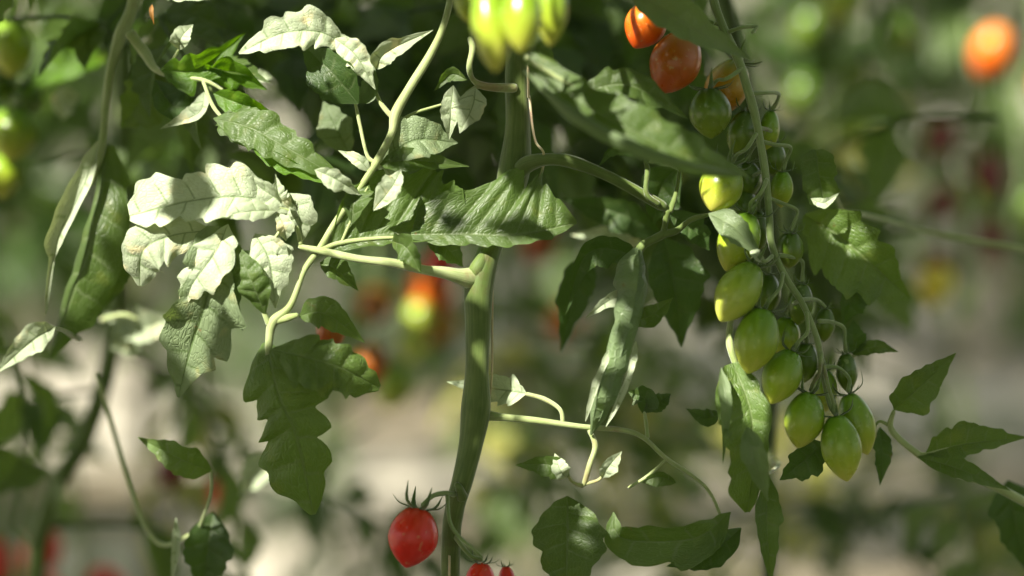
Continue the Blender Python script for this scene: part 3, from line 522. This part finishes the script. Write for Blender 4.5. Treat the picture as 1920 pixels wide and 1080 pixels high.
leaflet(J, [(1890, 900, 60), (1900, 960, 60), (1930, 1080, 70)], 60, 60, roll=10, mat=DARK, teeth=4, depth=.12)
Kk = leafpart(RP, [([(2100, 520, 60), (1930, 470, 130), (1760, 440, 150), (1600, 400, 90), (1515, 406, 40)], [18, 12, 10, 8, 7]), ([(1580, 402, 80), (1552, 330, 50), (1530, 286, 30)], [7, 6, 5])])
leaflet(Kk, [(1508, 402, 38), (1570, 440, 30), (1640, 500, 28), (1706, 560, 36)], 68, 92, roll=-8, mat=SOFTLIT, n=60, nv=14, teeth=6, depth=.22, quilt=.07, profr=[.1, .6, 1, 1, .95, .9, .85, .6, .35, .04])
leaflet(Kk, [(1530, 280, 26), (1536, 330, 20), (1548, 392, 24)], 38, 38, roll=-8, mat=LEAF, teeth=4, depth=.12, prof=[.3, .9, 1, .95, .95, .95, .9, .8, .5, .05])
leaflet(Kk, [(1520, 372, 14), (1545, 380, 12), (1573, 362, 14)], 10, 13, mat=SUNPALE, teeth=3, depth=.2)  # small pale piece, the sunlit lower tip put into its colour
TP = plant(1330, 1000, 60, 'tomato plant with drooping leaves carrying the long truss on the right')
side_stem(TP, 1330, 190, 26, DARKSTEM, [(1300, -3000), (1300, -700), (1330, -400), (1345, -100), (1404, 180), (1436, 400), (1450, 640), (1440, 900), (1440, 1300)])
Lw = leafpart(TP, [([(1330, -400, 190), (1240, -80, 10), (1180, -30, -24)], [14, 12, 8])])
Ll = leafpart(TP, [([(1448, 560, 190), (1400, 560, 60), (1376, 580, 10), (1368, 640, -4), (1384, 700, -6), (1400, 780, -8)], [14, 12, 12, 14, 12, 6])])
Lx = leafpart(TP, [([(1441, 860, 190), (1460, 870, 60), (1440, 890, 10)], [10, 8, 6])])
Ly = leafpart(TP, [([(1448, 640, 190), (1540, 700, 90), (1600, 668, 34), (1640, 655, 28)], [9, 8, 7, 5])])
leaflet(Lw, [(1160, -40, -26), (1230, 10, -34), (1310, 60, -36), (1408, 112, -24)], 46, 46, roll=[20, 10], mat=LEAF, under=True, n=54, nv=13, teeth=6, depth=.12, quilt=.03)
leaflet(Ll, [(1375, 680, -8), (1408, 770, -18), (1412, 860, -16), (1402, 960, -4)], 38, 74, roll=[0, 6, 6], mat=SOFTLIT, n=60, nv=14, teeth=5, depth=.12, quilt=.08, fold=.15, curl=.5, prof=[.3, .8, 1, 1, .9, .8, .75, .7, .5, .1])
leaflet(Ll, [(1352, 688, -20), (1362, 760, -28), (1356, 870, -18)], 12, 18, roll=20, mat=LEAF, under=True, teeth=3, depth=.1, fold=.2)
leaflet(Ll, [(1400, 800, -30), (1412, 860, -36), (1440, 940, -26)], 34, 22, roll=-15, mat=LEAF, under=True, teeth=3, depth=.1, quilt=.09, n=44)
leaflet(Lx, [(1440, 890, 0), (1438, 980, -10), (1446, 1100, -4)], 30, 28, roll=8, mat=LEAF, teeth=4, depth=.12)
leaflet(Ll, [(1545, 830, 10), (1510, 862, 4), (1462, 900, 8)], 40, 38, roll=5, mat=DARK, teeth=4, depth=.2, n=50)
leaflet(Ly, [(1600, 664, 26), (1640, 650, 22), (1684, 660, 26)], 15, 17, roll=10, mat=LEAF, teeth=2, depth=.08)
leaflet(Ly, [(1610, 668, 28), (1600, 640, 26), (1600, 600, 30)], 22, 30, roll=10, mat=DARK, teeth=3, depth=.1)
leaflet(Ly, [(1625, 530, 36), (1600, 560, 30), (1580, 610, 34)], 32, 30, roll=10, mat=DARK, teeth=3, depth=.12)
#BACK
# ---------------------------------------------------------------- rows of plants behind
class Blocked:                                                          # keeps chosen spots free of what would shade them
    def __init__(s, L, kr): s.p = np.array([q for q, r in L]); s.r = np.array([r for q, r in L])*kr
    def __call__(s, c, m, front=False):
        v = c-s.p; d = np.linalg.norm(np.cross(v, SUN), axis=1) < s.r+m
        return bool((d & (v@SUN > .05)).any())
rnd = random.Random(11); rs0 = np.random.RandomState(4)
def bg_leaf_mesh(seed, mat, nn=12, nv=3):
    rs = np.random.RandomState(seed); mb = MB(); L = .26
    C = spline([(0, 0, 0), (.09, .0, .02), (.18, .01, -.01), (L, .02, -.08)], 16); mb.add(*tube_raw(C, np.linspace(.003, .0015, 16), 5))
    for f, s in ((.3, 1), (.36, -1), (.55, 1), (.62, -1), (.8, 1), (.85, -1), (1., 0)):
        c = C[int(f*15)]; d = nrm(np.array([.6+.6*(s == 0), .8*s+rs.uniform(-.2, .2), rs.uniform(-.7, .05)])); ln = rs.uniform(.06, .095)
        M = spline([c, c+d*ln*.5+np.array([0, 0, .006]), c+d*ln+np.array([0, 0, -.014])], nn); T = nrm(np.gradient(M, axis=0))
        A = nrm(np.cross(T, np.array([rs.uniform(-.5, .5), rs.uniform(-.5, .5), 1.]))); w_ = np.interp(np.linspace(0, 1, nn), np.linspace(0, 1, 10), PROF)*ln*rs.uniform(.28, .38)
        a = leaf_raw(M, A, w_, w_, nv, teeth=5 if nv > 3 else 4, depth=.22, seed=seed*9+int(f*20), quilt=.06, curl=rs.uniform(-.4, .5)); mb.add(*a)
    o = mb.build('leaf', mat); me = o.data; bpy.data.objects.remove(o); return me
BL = [bg_leaf_mesh(i, LEAF if i % 3 else DARK) for i in range(8)]
def bg_tom_mesh(mat, sd):
    o = mk('tomato', *tomato_raw(np.array([0, 0, 0.]), np.array([0, 0, -.038]), .025, seed=sd, ns=12, na=16)[:2], mat, None, tomato_raw(np.array([0, 0, 0.]), np.array([0, 0, -.038]), .025, seed=sd, ns=12, na=16)[2]); me = o.data; bpy.data.objects.remove(o); return me
BT = {n: bg_tom_mesh(m, i) for i, (n, m) in enumerate((('g', GREEN), ('l', LIME), ('o', ORANGE), ('r', RED), ('y', YEL), ('d', DGREEN), ('u', RUST), ('k', DULL)))}
def inst(name, me, parent, loc, rot, s):
    o = bpy.data.objects.new(name, me); col.objects.link(o); o.parent = parent; o.location = tuple(map(float, loc)); o.rotation_euler = rot; o.scale = (s, s, s); return o
from mathutils import Matrix, Euler
SAMP = {}
def clear_of(me, loc, rot, s, zones, ymax=9999):
    """does a leaf placed there stay clear of the zones (photo px, py, radius) it must not hide?"""
    if me.name not in SAMP: SAMP[me.name] = np.array([v.co[:] for v in me.vertices])[::9]
    R = np.array(Euler(rot).to_matrix()); v = SAMP[me.name]@R.T*s+np.array(loc)-CAM; d = v@FW; k = d*36/(LENS*1920)
    x = 960+v@RT/k; y = 540-v@UP/k
    return not ((y > ymax).any() or any(((x-a)**2+(y-b)**2 < r*r).any() for a, b, r in zones))
def bg_plant(x, y, lo, n, label, group, hi=1.75, open_=()):
    t = thing('tomato_plant', (x, y, 0), label, 'plant', group)
    C = spline([(x, y, 0), (x+rnd.uniform(-.03, .03), y, .5), (x+rnd.uniform(-.03, .03), y, 1.1), (x, y, hi)], 24)
    V, F, UV = tube_raw(C, np.full(24, .0075), 8, .05); mk('stem', V, F, OLDSTEM if rnd.random() < .5 else STEM, t, UV)
    k = 0
    for i in range(n*9):
        z = lo+(hi-lo)*rnd.random()**1.25; az = rnd.uniform(0, 6.28)
        p = np.array([x, y, z])+.16*np.array([math.cos(az), math.sin(az), 0]); me = BL[rnd.randrange(8)]; rot = (rnd.uniform(-.4, .4), rnd.uniform(-.1, .75), az); sz = rnd.uniform(.8, 1.25)
        if not clear_of(me, (x, y, z), rot, sz, open_): continue
        if BLK(p, .03): continue
        inst('leaf', me, t, (0, 0, z), rot, sz); k += 1
        if k >= n: break
    for i in range(7):                                                  # sparse low side shoots
        z = rnd.uniform(.05, lo); az = rnd.uniform(0, 6.28); me = BL[rnd.randrange(8)]; rot = (rnd.uniform(-.4, .4), rnd.uniform(-.1, .75), az); sz = rnd.uniform(.5, .95)
        if clear_of(me, (x, y, z), rot, sz, open_): inst('leaf', me, t, (0, 0, z), rot, sz)
    return t
def bg_truss(px, py, dz, kinds, label, group=None, size=1.):
    """a hanging truss of tomatoes far behind the focus, its top at photo pixel (px, py)"""
    p = P(px, py, dz); t = thing('tomato_truss', p, label, 'tomato truss', group); n = len(kinds)
    L = .030*n*size; C = spline([p+[0, .0, .09], p+[.01, 0, 0], p+[.0, 0, -L*.5], p+[.01, 0, -L]], 16)
    V, F, UV = tube_raw(C, np.full(16, .002), 6); mk('truss_stem', V, F, TRUSSM, t, UV)
    for i, kd in enumerate(kinds):
        sgn = 1 if i % 2 else -1
        inst('tomato', BT[kd], t, (sgn*.013*size, rnd.uniform(-.01, .01), .012-i*.026*size), (rnd.uniform(-.2, .2), sgn*rnd.uniform(-.55, -.2), 0), size*rnd.uniform(.9, 1.1))
# where the sun reaches the ground / the foliage behind (photo pixels)
LITB = []
for x, y, r in ((90, 700, .09), (60, 760, .05), (260, 800, .13), (200, 740, .06), (300, 880, .08), (760, 800, .11), (700, 870, .08), (830, 880, .08), (640, 760, .04), (1250, 610, .05), (1350, 620, .04), (1620, 700, .05), (1870, 725, .06), (1640, 1075, .09), (1300, 1060, .10), (1050, 950, .06), (680, 1060, .08), (950, 870, .05), (560, 1000, .06), (1850, 640, .04), (1200, 1075, .08)):
    LITB.append((ground_pt(x, y), r*(1.4 if x < 900 else 1.15)))
rq = np.random.RandomState(8)
for i in range(46): LITB.append((P(rq.uniform(-50, 1970), rq.uniform(0, 560), rq.uniform(700, 2200)), rq.uniform(.012, .035)))
for x, y, dz, r in ((1740, 580, 1500, .02), (1415, 60, 900, .04), (690, 370, 1500, .03), (1880, 130, 700, .05), (1640, 30, 700, .05)):
    LITB.append((P(x, y, dz), r))
BLK = Blocked(LITB, .9)
OPEN = [(520, 230, 30), (1330, 600, 50), (90, 720, 60), (240, 800, 80), (740, 820, 90), (1860, 720, 40), (1610, 690, 40), (1740, 580, 20), (1640, 1040, 60), (1300, 1050, 60), (690, 1060, 60)]
rows = [(2.15, .55, 26, [-.62, -.34, .02, .36, .68]), (2.75, .50, 32, [-.9, -.55, -.2, .2, .52, .86]), (3.5, .48, 26, [-1.1, -.7, -.35, .05, .45, .8, 1.15]), (4.5, .38, 28, [-1.4, -1., -.6, -.2, .2, .6, 1., 1.4]), (5.8, .24, 30, [-1.7, -1.3, -.9, -.5, -.1, .3, .7, 1.1, 1.5])]
def where(x, yy, ri, xs):
    k = xs.index(x); n = len(xs); o = ['first', 'second', 'third', 'fourth', 'fifth', 'sixth', 'seventh', 'eighth', 'ninth']
    return 'leftmost' if k == 0 else 'rightmost' if k == n-1 else o[k]+' from the left'
for ri, (yy, lo, n, xs) in enumerate(rows):
    for x in xs:
        bg_plant(x+rnd.uniform(-.05, .05), yy+rnd.uniform(-.08, .08), lo, n, 'out of focus tomato plant in the %s row behind, %s' % (['nearest', 'second', 'third', 'fourth', 'farthest'][ri], where(x, yy, ri, xs)), 'out of focus tomato plants in row %s behind' % ['one', 'two', 'three', 'four', 'five'][ri], open_=OPEN)
def far_mass():
    mb = MB(); rs = np.random.RandomState(3)
    for i in range(1500):
        c = np.array([rs.uniform(-4, 4), rs.uniform(7.2, 9.5), rs.uniform(.1, 2.)]); d = nrm(rs.normal(size=3)); M = np.array([c, c+d*.06, c+d*.13]); M = spline(M, 6)
        A = nrm(np.cross(nrm(np.gradient(M, axis=0)), rs.normal(size=3))); w_ = np.array([.01, .6, 1, .9, .5, .01])*.045
        mb.add(*leaf_raw(M, A, w_, w_, 2, teeth=3, seed=i))
    o = mb.build('far_foliage', LEAF); o['kind'] = 'stuff'; o['label'] = 'far dark mass of tomato foliage closing the greenhouse rows'; o['category'] = 'foliage'
HB = [bg_leaf_mesh(50+i, LEAF if i % 2 else DARK, 30, 7) for i in range(5)]
YB = [bg_leaf_mesh(30+i, YLEAF) for i in range(2)]
far_mass()
LIT = []
LITLIST = ((300, 365, -14, 46), (270, 385, -14, 34), (450, 345, -10, 34), (520, 375, -12, 42), (450, 405, -18, 42), (565, 400, -8, 34), (268, 480, -10, 46), (320, 455, -10, 30), (400, 460, -14, 40), (375, 520, -14, 36), (350, 620, 0, 38), (510, 500, -12, 36), (525, 540, -12, 26),
                    (545, 590, -10, 20), (505, 620, -8, 14), (530, 60, -10, 46), (590, 70, -10, 34), (480, 88, -6, 28), (610, 30, 0, 30), (670, 105, -10, 26), (690, 140, -10, 26), (760, 75, 0, 40), (785, 140, 0, 24), (765, 175, -4, 18), (738, 230, -6, 18),
                    (870, 205, -6, 42), (940, 162, 4, 30), (880, 130, 4, 14), (690, 490, -4, 34), (650, 482, -4, 26), (825, 512, -4, 24), (895, 500, -5, 30), (912, 470, -5, 18), (735, 330, -18, 18), (720, 345, -18, 16), (895, 365, -3, 14), (880, 340, -3, 10), (1005, 375, -6, 16), (1020, 395, -6, 10), (1065, 440, -4, 10),
                    (1160, 225, -80, 22), (1210, 232, -78, 38), (1180, 215, -76, 20), (1140, 590, -10, 10), (1110, 690, -12, 12), (1165, 690, -12, 12), (1105, 760, -8, 12), (950, 735, 10, 36), (858, 716, 12, 16), (1110, 860, -4, 16), (1145, 870, -4, 22), (1050, 875, -6, 14), (1020, 788, -2, 20), (1010, 742, 0, 16),
                    (1245, 440, 0, 16), (1215, 340, -4, 14), (1250, 312, 0, 16), (1545, 372, 14, 18), (1510, 870, 6, 18), (930, 30, -126, 40), (980, 20, -130, 40), (1040, 0, -104, 30), (1195, 40, 4, 26), (1360, 730, -20, 10),
                    (150, 370, 40, 34), (110, 450, 34, 26), (350, 70, 18, 20), (360, 205, 18, 22), (430, 120, 20, 40), (450, 195, 16, 34), (540, 300, -8, 30), (630, 335, -16, 26), (700, 722, -10, 16), (60, 650, -24, 50), (255, 620, 150, 60), (8, 60, 202, 12), (8, 270, 194, 12), (140, 110, 176, 34),
                    (790, 545, 585, 40), (700, 565, 560, 30), (765, 640, 585, 30), (470, 880, 146, 34), (1380, 560, -16, 14), (490, 140, 60, 14), (655, 300, -4, 20), (450, 230, 0, 20), (900, 908, -2, 14), (1130, 150, -30, 8))
for x, y, dz, r in LITLIST:
    LIT.append((P(x, y, dz), r*K(dz)))
MB1 = Blocked(LIT, .6)
# dark leaves of the plants in focus and their neighbours, a hand's breadth to two behind the focus
def mid_leaf(pl, x, y, dz, s, ymax=9999, hi=False):
    p = P(x, y, dz); q = pl.location; az = rnd.uniform(0, 6.28); off = .12*s*np.array([math.cos(az), math.sin(az)*.4, -.1])
    me = HB[rnd.randrange(5)] if hi else BL[rnd.randrange(8)]; rot = (rnd.uniform(-.6, .9), rnd.uniform(.0, .9), az); loc = p-off
    if clear_of(me, loc, rot, s, MZ, ymax) and not MB1(p, .012): inst('leaf', me, pl, (loc[0]-q[0], loc[1]-q[1], loc[2]), rot, s)
MZ = ((1860, 95, 120), (1640, 40, 60), (1800, 540, 60), (1560, 130, 60), (1810, 340, 70), (1410, 60, 50), (700, 600, 90), (790, 600, 110), (740, 700, 80), (520, 230, 36), (890, 520, 60), (1000, 560, 40), (20, 90, 40), (22, 250, 45), (5, 330, 30), (170, 360, 50), (130, 480, 50), (100, 600, 30), (205, 200, 25))
for i in range(70):
    x, y = rnd.uniform(-40, 1900), rnd.uniform(-60, 420)
    mid_leaf(LP if x < 420 else MAIN if x < 1130 else TP if x < 1500 else RP, x, y, rnd.uniform(75, 190), rnd.uniform(.38, .6), 520 if x < 1500 else 600, True)
for x, y in ((1500, 330), (1640, 420), (1530, 480), (1660, 300), (1760, 260), (1480, 160), (1600, 120), (1750, 130), (1840, 260), (1900, 420), (1740, 480), (1640, 600), (1480, 420)):
    for q_ in range(5): mid_leaf(TP if x < 1560 else RP, x+rnd.uniform(-40, 40), y+rnd.uniform(-40, 40), rnd.uniform(150, 500), rnd.uniform(.4, .7), 760)
for x, y in ((980, 620), (1080, 700), (1200, 700), (1330, 740), (1020, 860), (1240, 930), (430, 760), (620, 900), (60, 600), (1160, 560), (1100, 640), (1280, 620), (1180, 780), (1020, 740), (1290, 860), (1420, 980), (1620, 880), (1760, 700), (1680, 560), (1880, 600), (600, 800), (820, 980), (360, 700), (1700, 1000), (1560, 980), (1840, 820), (720, 960)): mid_leaf(MAIN, x, y, rnd.uniform(380, 700), rnd.uniform(.35, .55))
for i in range(520):
    x, y = rnd.uniform(-60, 1980), rnd.uniform(-80, 520)
    if (x-520)**2+(y-250)**2 < 90**2 or (y > 330 and 600 < x < 1120) or (y > 380 and x > 1560) or (y > 430 and x < 1200): continue
    if any((x-a)**2+(y-b)**2 < r*r for a, b, r in ((1880, 140, 120), (1640, 40, 110), (1800, 540, 90), (1560, 130, 110), (1810, 340, 120), (1410, 60, 90), (700, 560, 120), (790, 600, 130))): continue
    mid_leaf(LP if x < 480 else MAIN if x < 1130 else TP if x < 1600 else RP, x, y, rnd.uniform(170, 520), rnd.uniform(.45, .85), 640 if x > 1100 else 520)
for x, y, dz in ((1260, 560, 330), (1560, 330, 420), (1760, 440, 380), (1860, 440, 420), (40, 540, 260), (20, 760, 320), (440, 660, 300), (1850, 980, 300), (330, 1010, 260)):
    mid_leaf(LP if x < 480 else MAIN if x < 1130 else TP if x < 1600 else RP, x, y, dz, .6)
for x, y, dz in ((1090, 800, 900), (1250, 770, 950), (1180, 870, 800), (1010, 840, 900), (1320, 860, 900), (1430, 760, 1000), (1640, 960, 800), (1050, 700, 1000), (1560, 250, 900), (1700, 200, 900), (1720, 330, 900), (960, 640, 1000), (430, 760, 700), (1480, 960, 900)):
    p = P(x, y, dz); q = MAIN.location; az = rnd.uniform(0, 6.28)
    t_ = [o for o in col.objects if o.get('group', '').startswith('out of focus')]; t_ = min(t_, key=lambda o: (o.location.x-p[0])**2+(o.location.y-p[1])**2); q = t_.location
    inst('leaf', YB[rnd.randrange(2)], t_, (p[0]-q[0], p[1]-q[1], p[2]), (rnd.uniform(-.6, .9), rnd.uniform(.0, .7), az), .6)
bg_truss(1918, 75, 680, 'oo', 'blurred orange red tomatoes near the top right corner', size=1.15)
bg_truss(1640, -20, 620, 'gd', 'blurred yellow green tomatoes at the top edge right of the long truss')
bg_truss(1560, 40, 700, 'dddgd', 'blurred green tomato cluster just right of the long truss, near the top')
bg_truss(1812, 530, 650, 'y', 'blurred yellow tomato in front of the dark leaf at the right')
bg_truss(1810, 250, 800, 'kkkkk', 'blurred dull red tomatoes hanging in the right background')
bg_truss(1340, 140, 520, 'ogg', 'blurred orange and green tomatoes right behind the long truss')
bg_truss(372, 870, 500, 'kr', 'blurred red tomatoes behind the small dark leaf at lower left', size=.8)
bg_truss(30, 1040, 480, 'rrr', 'blurred red tomatoes in the bottom left corner')
bg_truss(135, 1030, 520, 'rrr', 'blurred darker red tomatoes right of those in the bottom left corner')
bg_truss(1075, 430, 620, 'u', 'blurred orange tomato glimpsed behind the hanging curled leaf')
bg_truss(1245, 410, 620, 'u', 'single blurred orange tomato behind the junction of the right leaf stalk')
bg_truss(862, 490, 420, 'r', 'dark red tomato half hidden behind the stem node', size=.7)
bg_truss(1110, 590, 900, 'ug', 'blurred orange and green tomatoes far behind the curled leaf')
bg_truss(1900, 330, 900, 'dgd', 'blurred green tomatoes at the right edge halfway up')
bg_truss(1452, 632, 160, 'r', 'red tomato peeping between the green tomatoes of the long truss', size=.55)

# ---------------------------------------------------------------- unseen upper leaves, added along the sun rays to shade what is in view
BL1 = Blocked(LIT, 1.); BL0 = Blocked(LIT, .5); BL2 = Blocked(LITB, 1.)
CASTERS = MB(); rs = np.random.RandomState(21); made = 0
def shade_leaf(c, ln, rs, seed):
    nsun = nrm(SUN+rs.normal(size=3)*.45); d = nrm(np.cross(nsun, rs.normal(size=3))); M = spline([c-d*ln*.5, c+nsun*.005, c+d*ln*.5-nsun*.01], 9)
    T = nrm(np.gradient(M, axis=0)); A = nrm(np.cross(T, nsun)); w_ = np.interp(np.linspace(0, 1, 9), np.linspace(0, 1, 10), PROF)*ln*.32
    return leaf_raw(M, A, w_, w_, 3, teeth=5, depth=.2, seed=seed, quilt=.05)
for i in range(9000):
    q = P(rs.uniform(-250, 2250), rs.uniform(-250, 1350), rs.uniform(-160, 260)); s = rs.uniform(.42, .85); c = q+SUN*s
    ln = rs.uniform(.045, .085)
    if in_view(c, 1.2) or c[2] < .5: continue
    if BL1(c, ln*.4): continue
    CASTERS.add(*shade_leaf(c, ln, rs, i)); made += 1
    if made >= 1150: break
for x, y, dz, ln in ((366, 372, -14, .024), (375, 400, -14, .022), (352, 415, -14, .018), (385, 330, -12, .018), (330, 415, -14, .014), (430, 590, -8, .04), (440, 640, -8, .04), (340, 560, -10, .015), (1400, 620, -16, .045), (1460, 690, -8, .04), (1500, 780, -6, .045), (1580, 830, -8, .045), (1610, 780, 8, .04), (895, 590, 0, .028), (895, 640, 0, .03), (890, 690, 0, .026), (885, 740, 0, .026), (880, 800, 0, .045), (875, 840, 0, .04), (865, 890, 0, .03), (972, 240, 14, .04), (970, 280, 14, .04),
                     (972, 195, 14, .03), (972, 120, 14, .03), (560, 820, -10, .06), (610, 700, -16, .05), (540, 740, -12, .05), (760, 400, -20, .05), (840, 420, -20, .05), (960, 420, -20, .05), (770, 1000, -18, .06), (1340, 360, -8, .04), (1360, 460, -8, .03), (1060, 310, -4, .05), (1160, 340, -4, .04), (1140, 560, -8, .04), (1150, 640, -8, .03), (500, 700, -8, .03)):
    c = P(x, y, dz)+SUN*rs.uniform(.43, .5)  # unseen leaf added on the sun ray to shade the listed spot
    if not in_view(c, 1.15) and ((y in (372, 400, 373, 330, 415) and x < 450) or x in (895, 885, 880, 865, 970, 890, 875) or not BL0(c, ln*.4)): CASTERS.add(*shade_leaf(c, ln*1.3, rs, x))
for i in range(26):                                                     # unseen leaves added to shade the dull red truss at the right
    c = P(rs.uniform(1740, 1880), rs.uniform(220, 520), 800)+SUN*rs.uniform(.95, 1.3)
    if not in_view(c, 1.15): CASTERS.add(*shade_leaf(c, .09, rs, i))
for i in range(3500):                                                   # small unseen leaflets added to close gaps in that shade
    q = P(rs.uniform(-250, 2250), rs.uniform(-250, 1350), rs.uniform(-160, 260)); c = q+SUN*rs.uniform(.42, .7); ln = rs.uniform(.018, .03)
    if in_view(c, 1.2) or c[2] < .5: continue
    if BL1(c, ln*.4): continue
    CASTERS.add(*shade_leaf(c, ln, rs, i))
for i in range(6500):                                                   # more unseen leaves, added to shade the rows behind
    p = np.array([rs.uniform(-1.7, 1.7), rs.uniform(1.5, 7.5), rs.uniform(.0, .7)]); c = p+SUN*rs.uniform(1.5, 2.2); ln = rs.uniform(.08, .14)
    if in_view(c, 1.2): continue
    if BL1(c, ln*.4) or BL2(c, ln*.4): continue
    CASTERS.add(*shade_leaf(c, ln, rs, i))
o = CASTERS.build('shade_foliage', LEAF, MAIN); o['kind'] = 'stuff'
NB = MB()                                                               # unseen leaves added behind, beside and above the camera to block skylight
for i in range(9000):
    u_ = rs.rand()
    if u_ < .45: c = np.array([rs.uniform(-2.2, 2.2), rs.uniform(-1.1, -.5), rs.uniform(.05, 2.3)])
    elif u_ < .8: c = np.array([rs.uniform(-2.2, 2.2), rs.uniform(-1.1, 3.0), rs.uniform(1.75, 2.4)])
    else: c = np.array([rs.choice([-1, 1])*rs.uniform(.75, 1.3), rs.uniform(-.6, 1.5), rs.uniform(.1, 2.)])
    ln = rs.uniform(.1, .16)
    if in_view(c, 1.3) or np.linalg.norm(c-CAM) < .4: continue
    if BL1(c, ln*.4) or BL2(c, ln*.4): continue
    NB.add(*shade_leaf(c, ln, rs, i))
o = NB.build('foliage', LEAF); o['kind'] = 'stuff'; o['label'] = 'tomato foliage of the row at the photographer\'s back'; o['category'] = 'foliage'
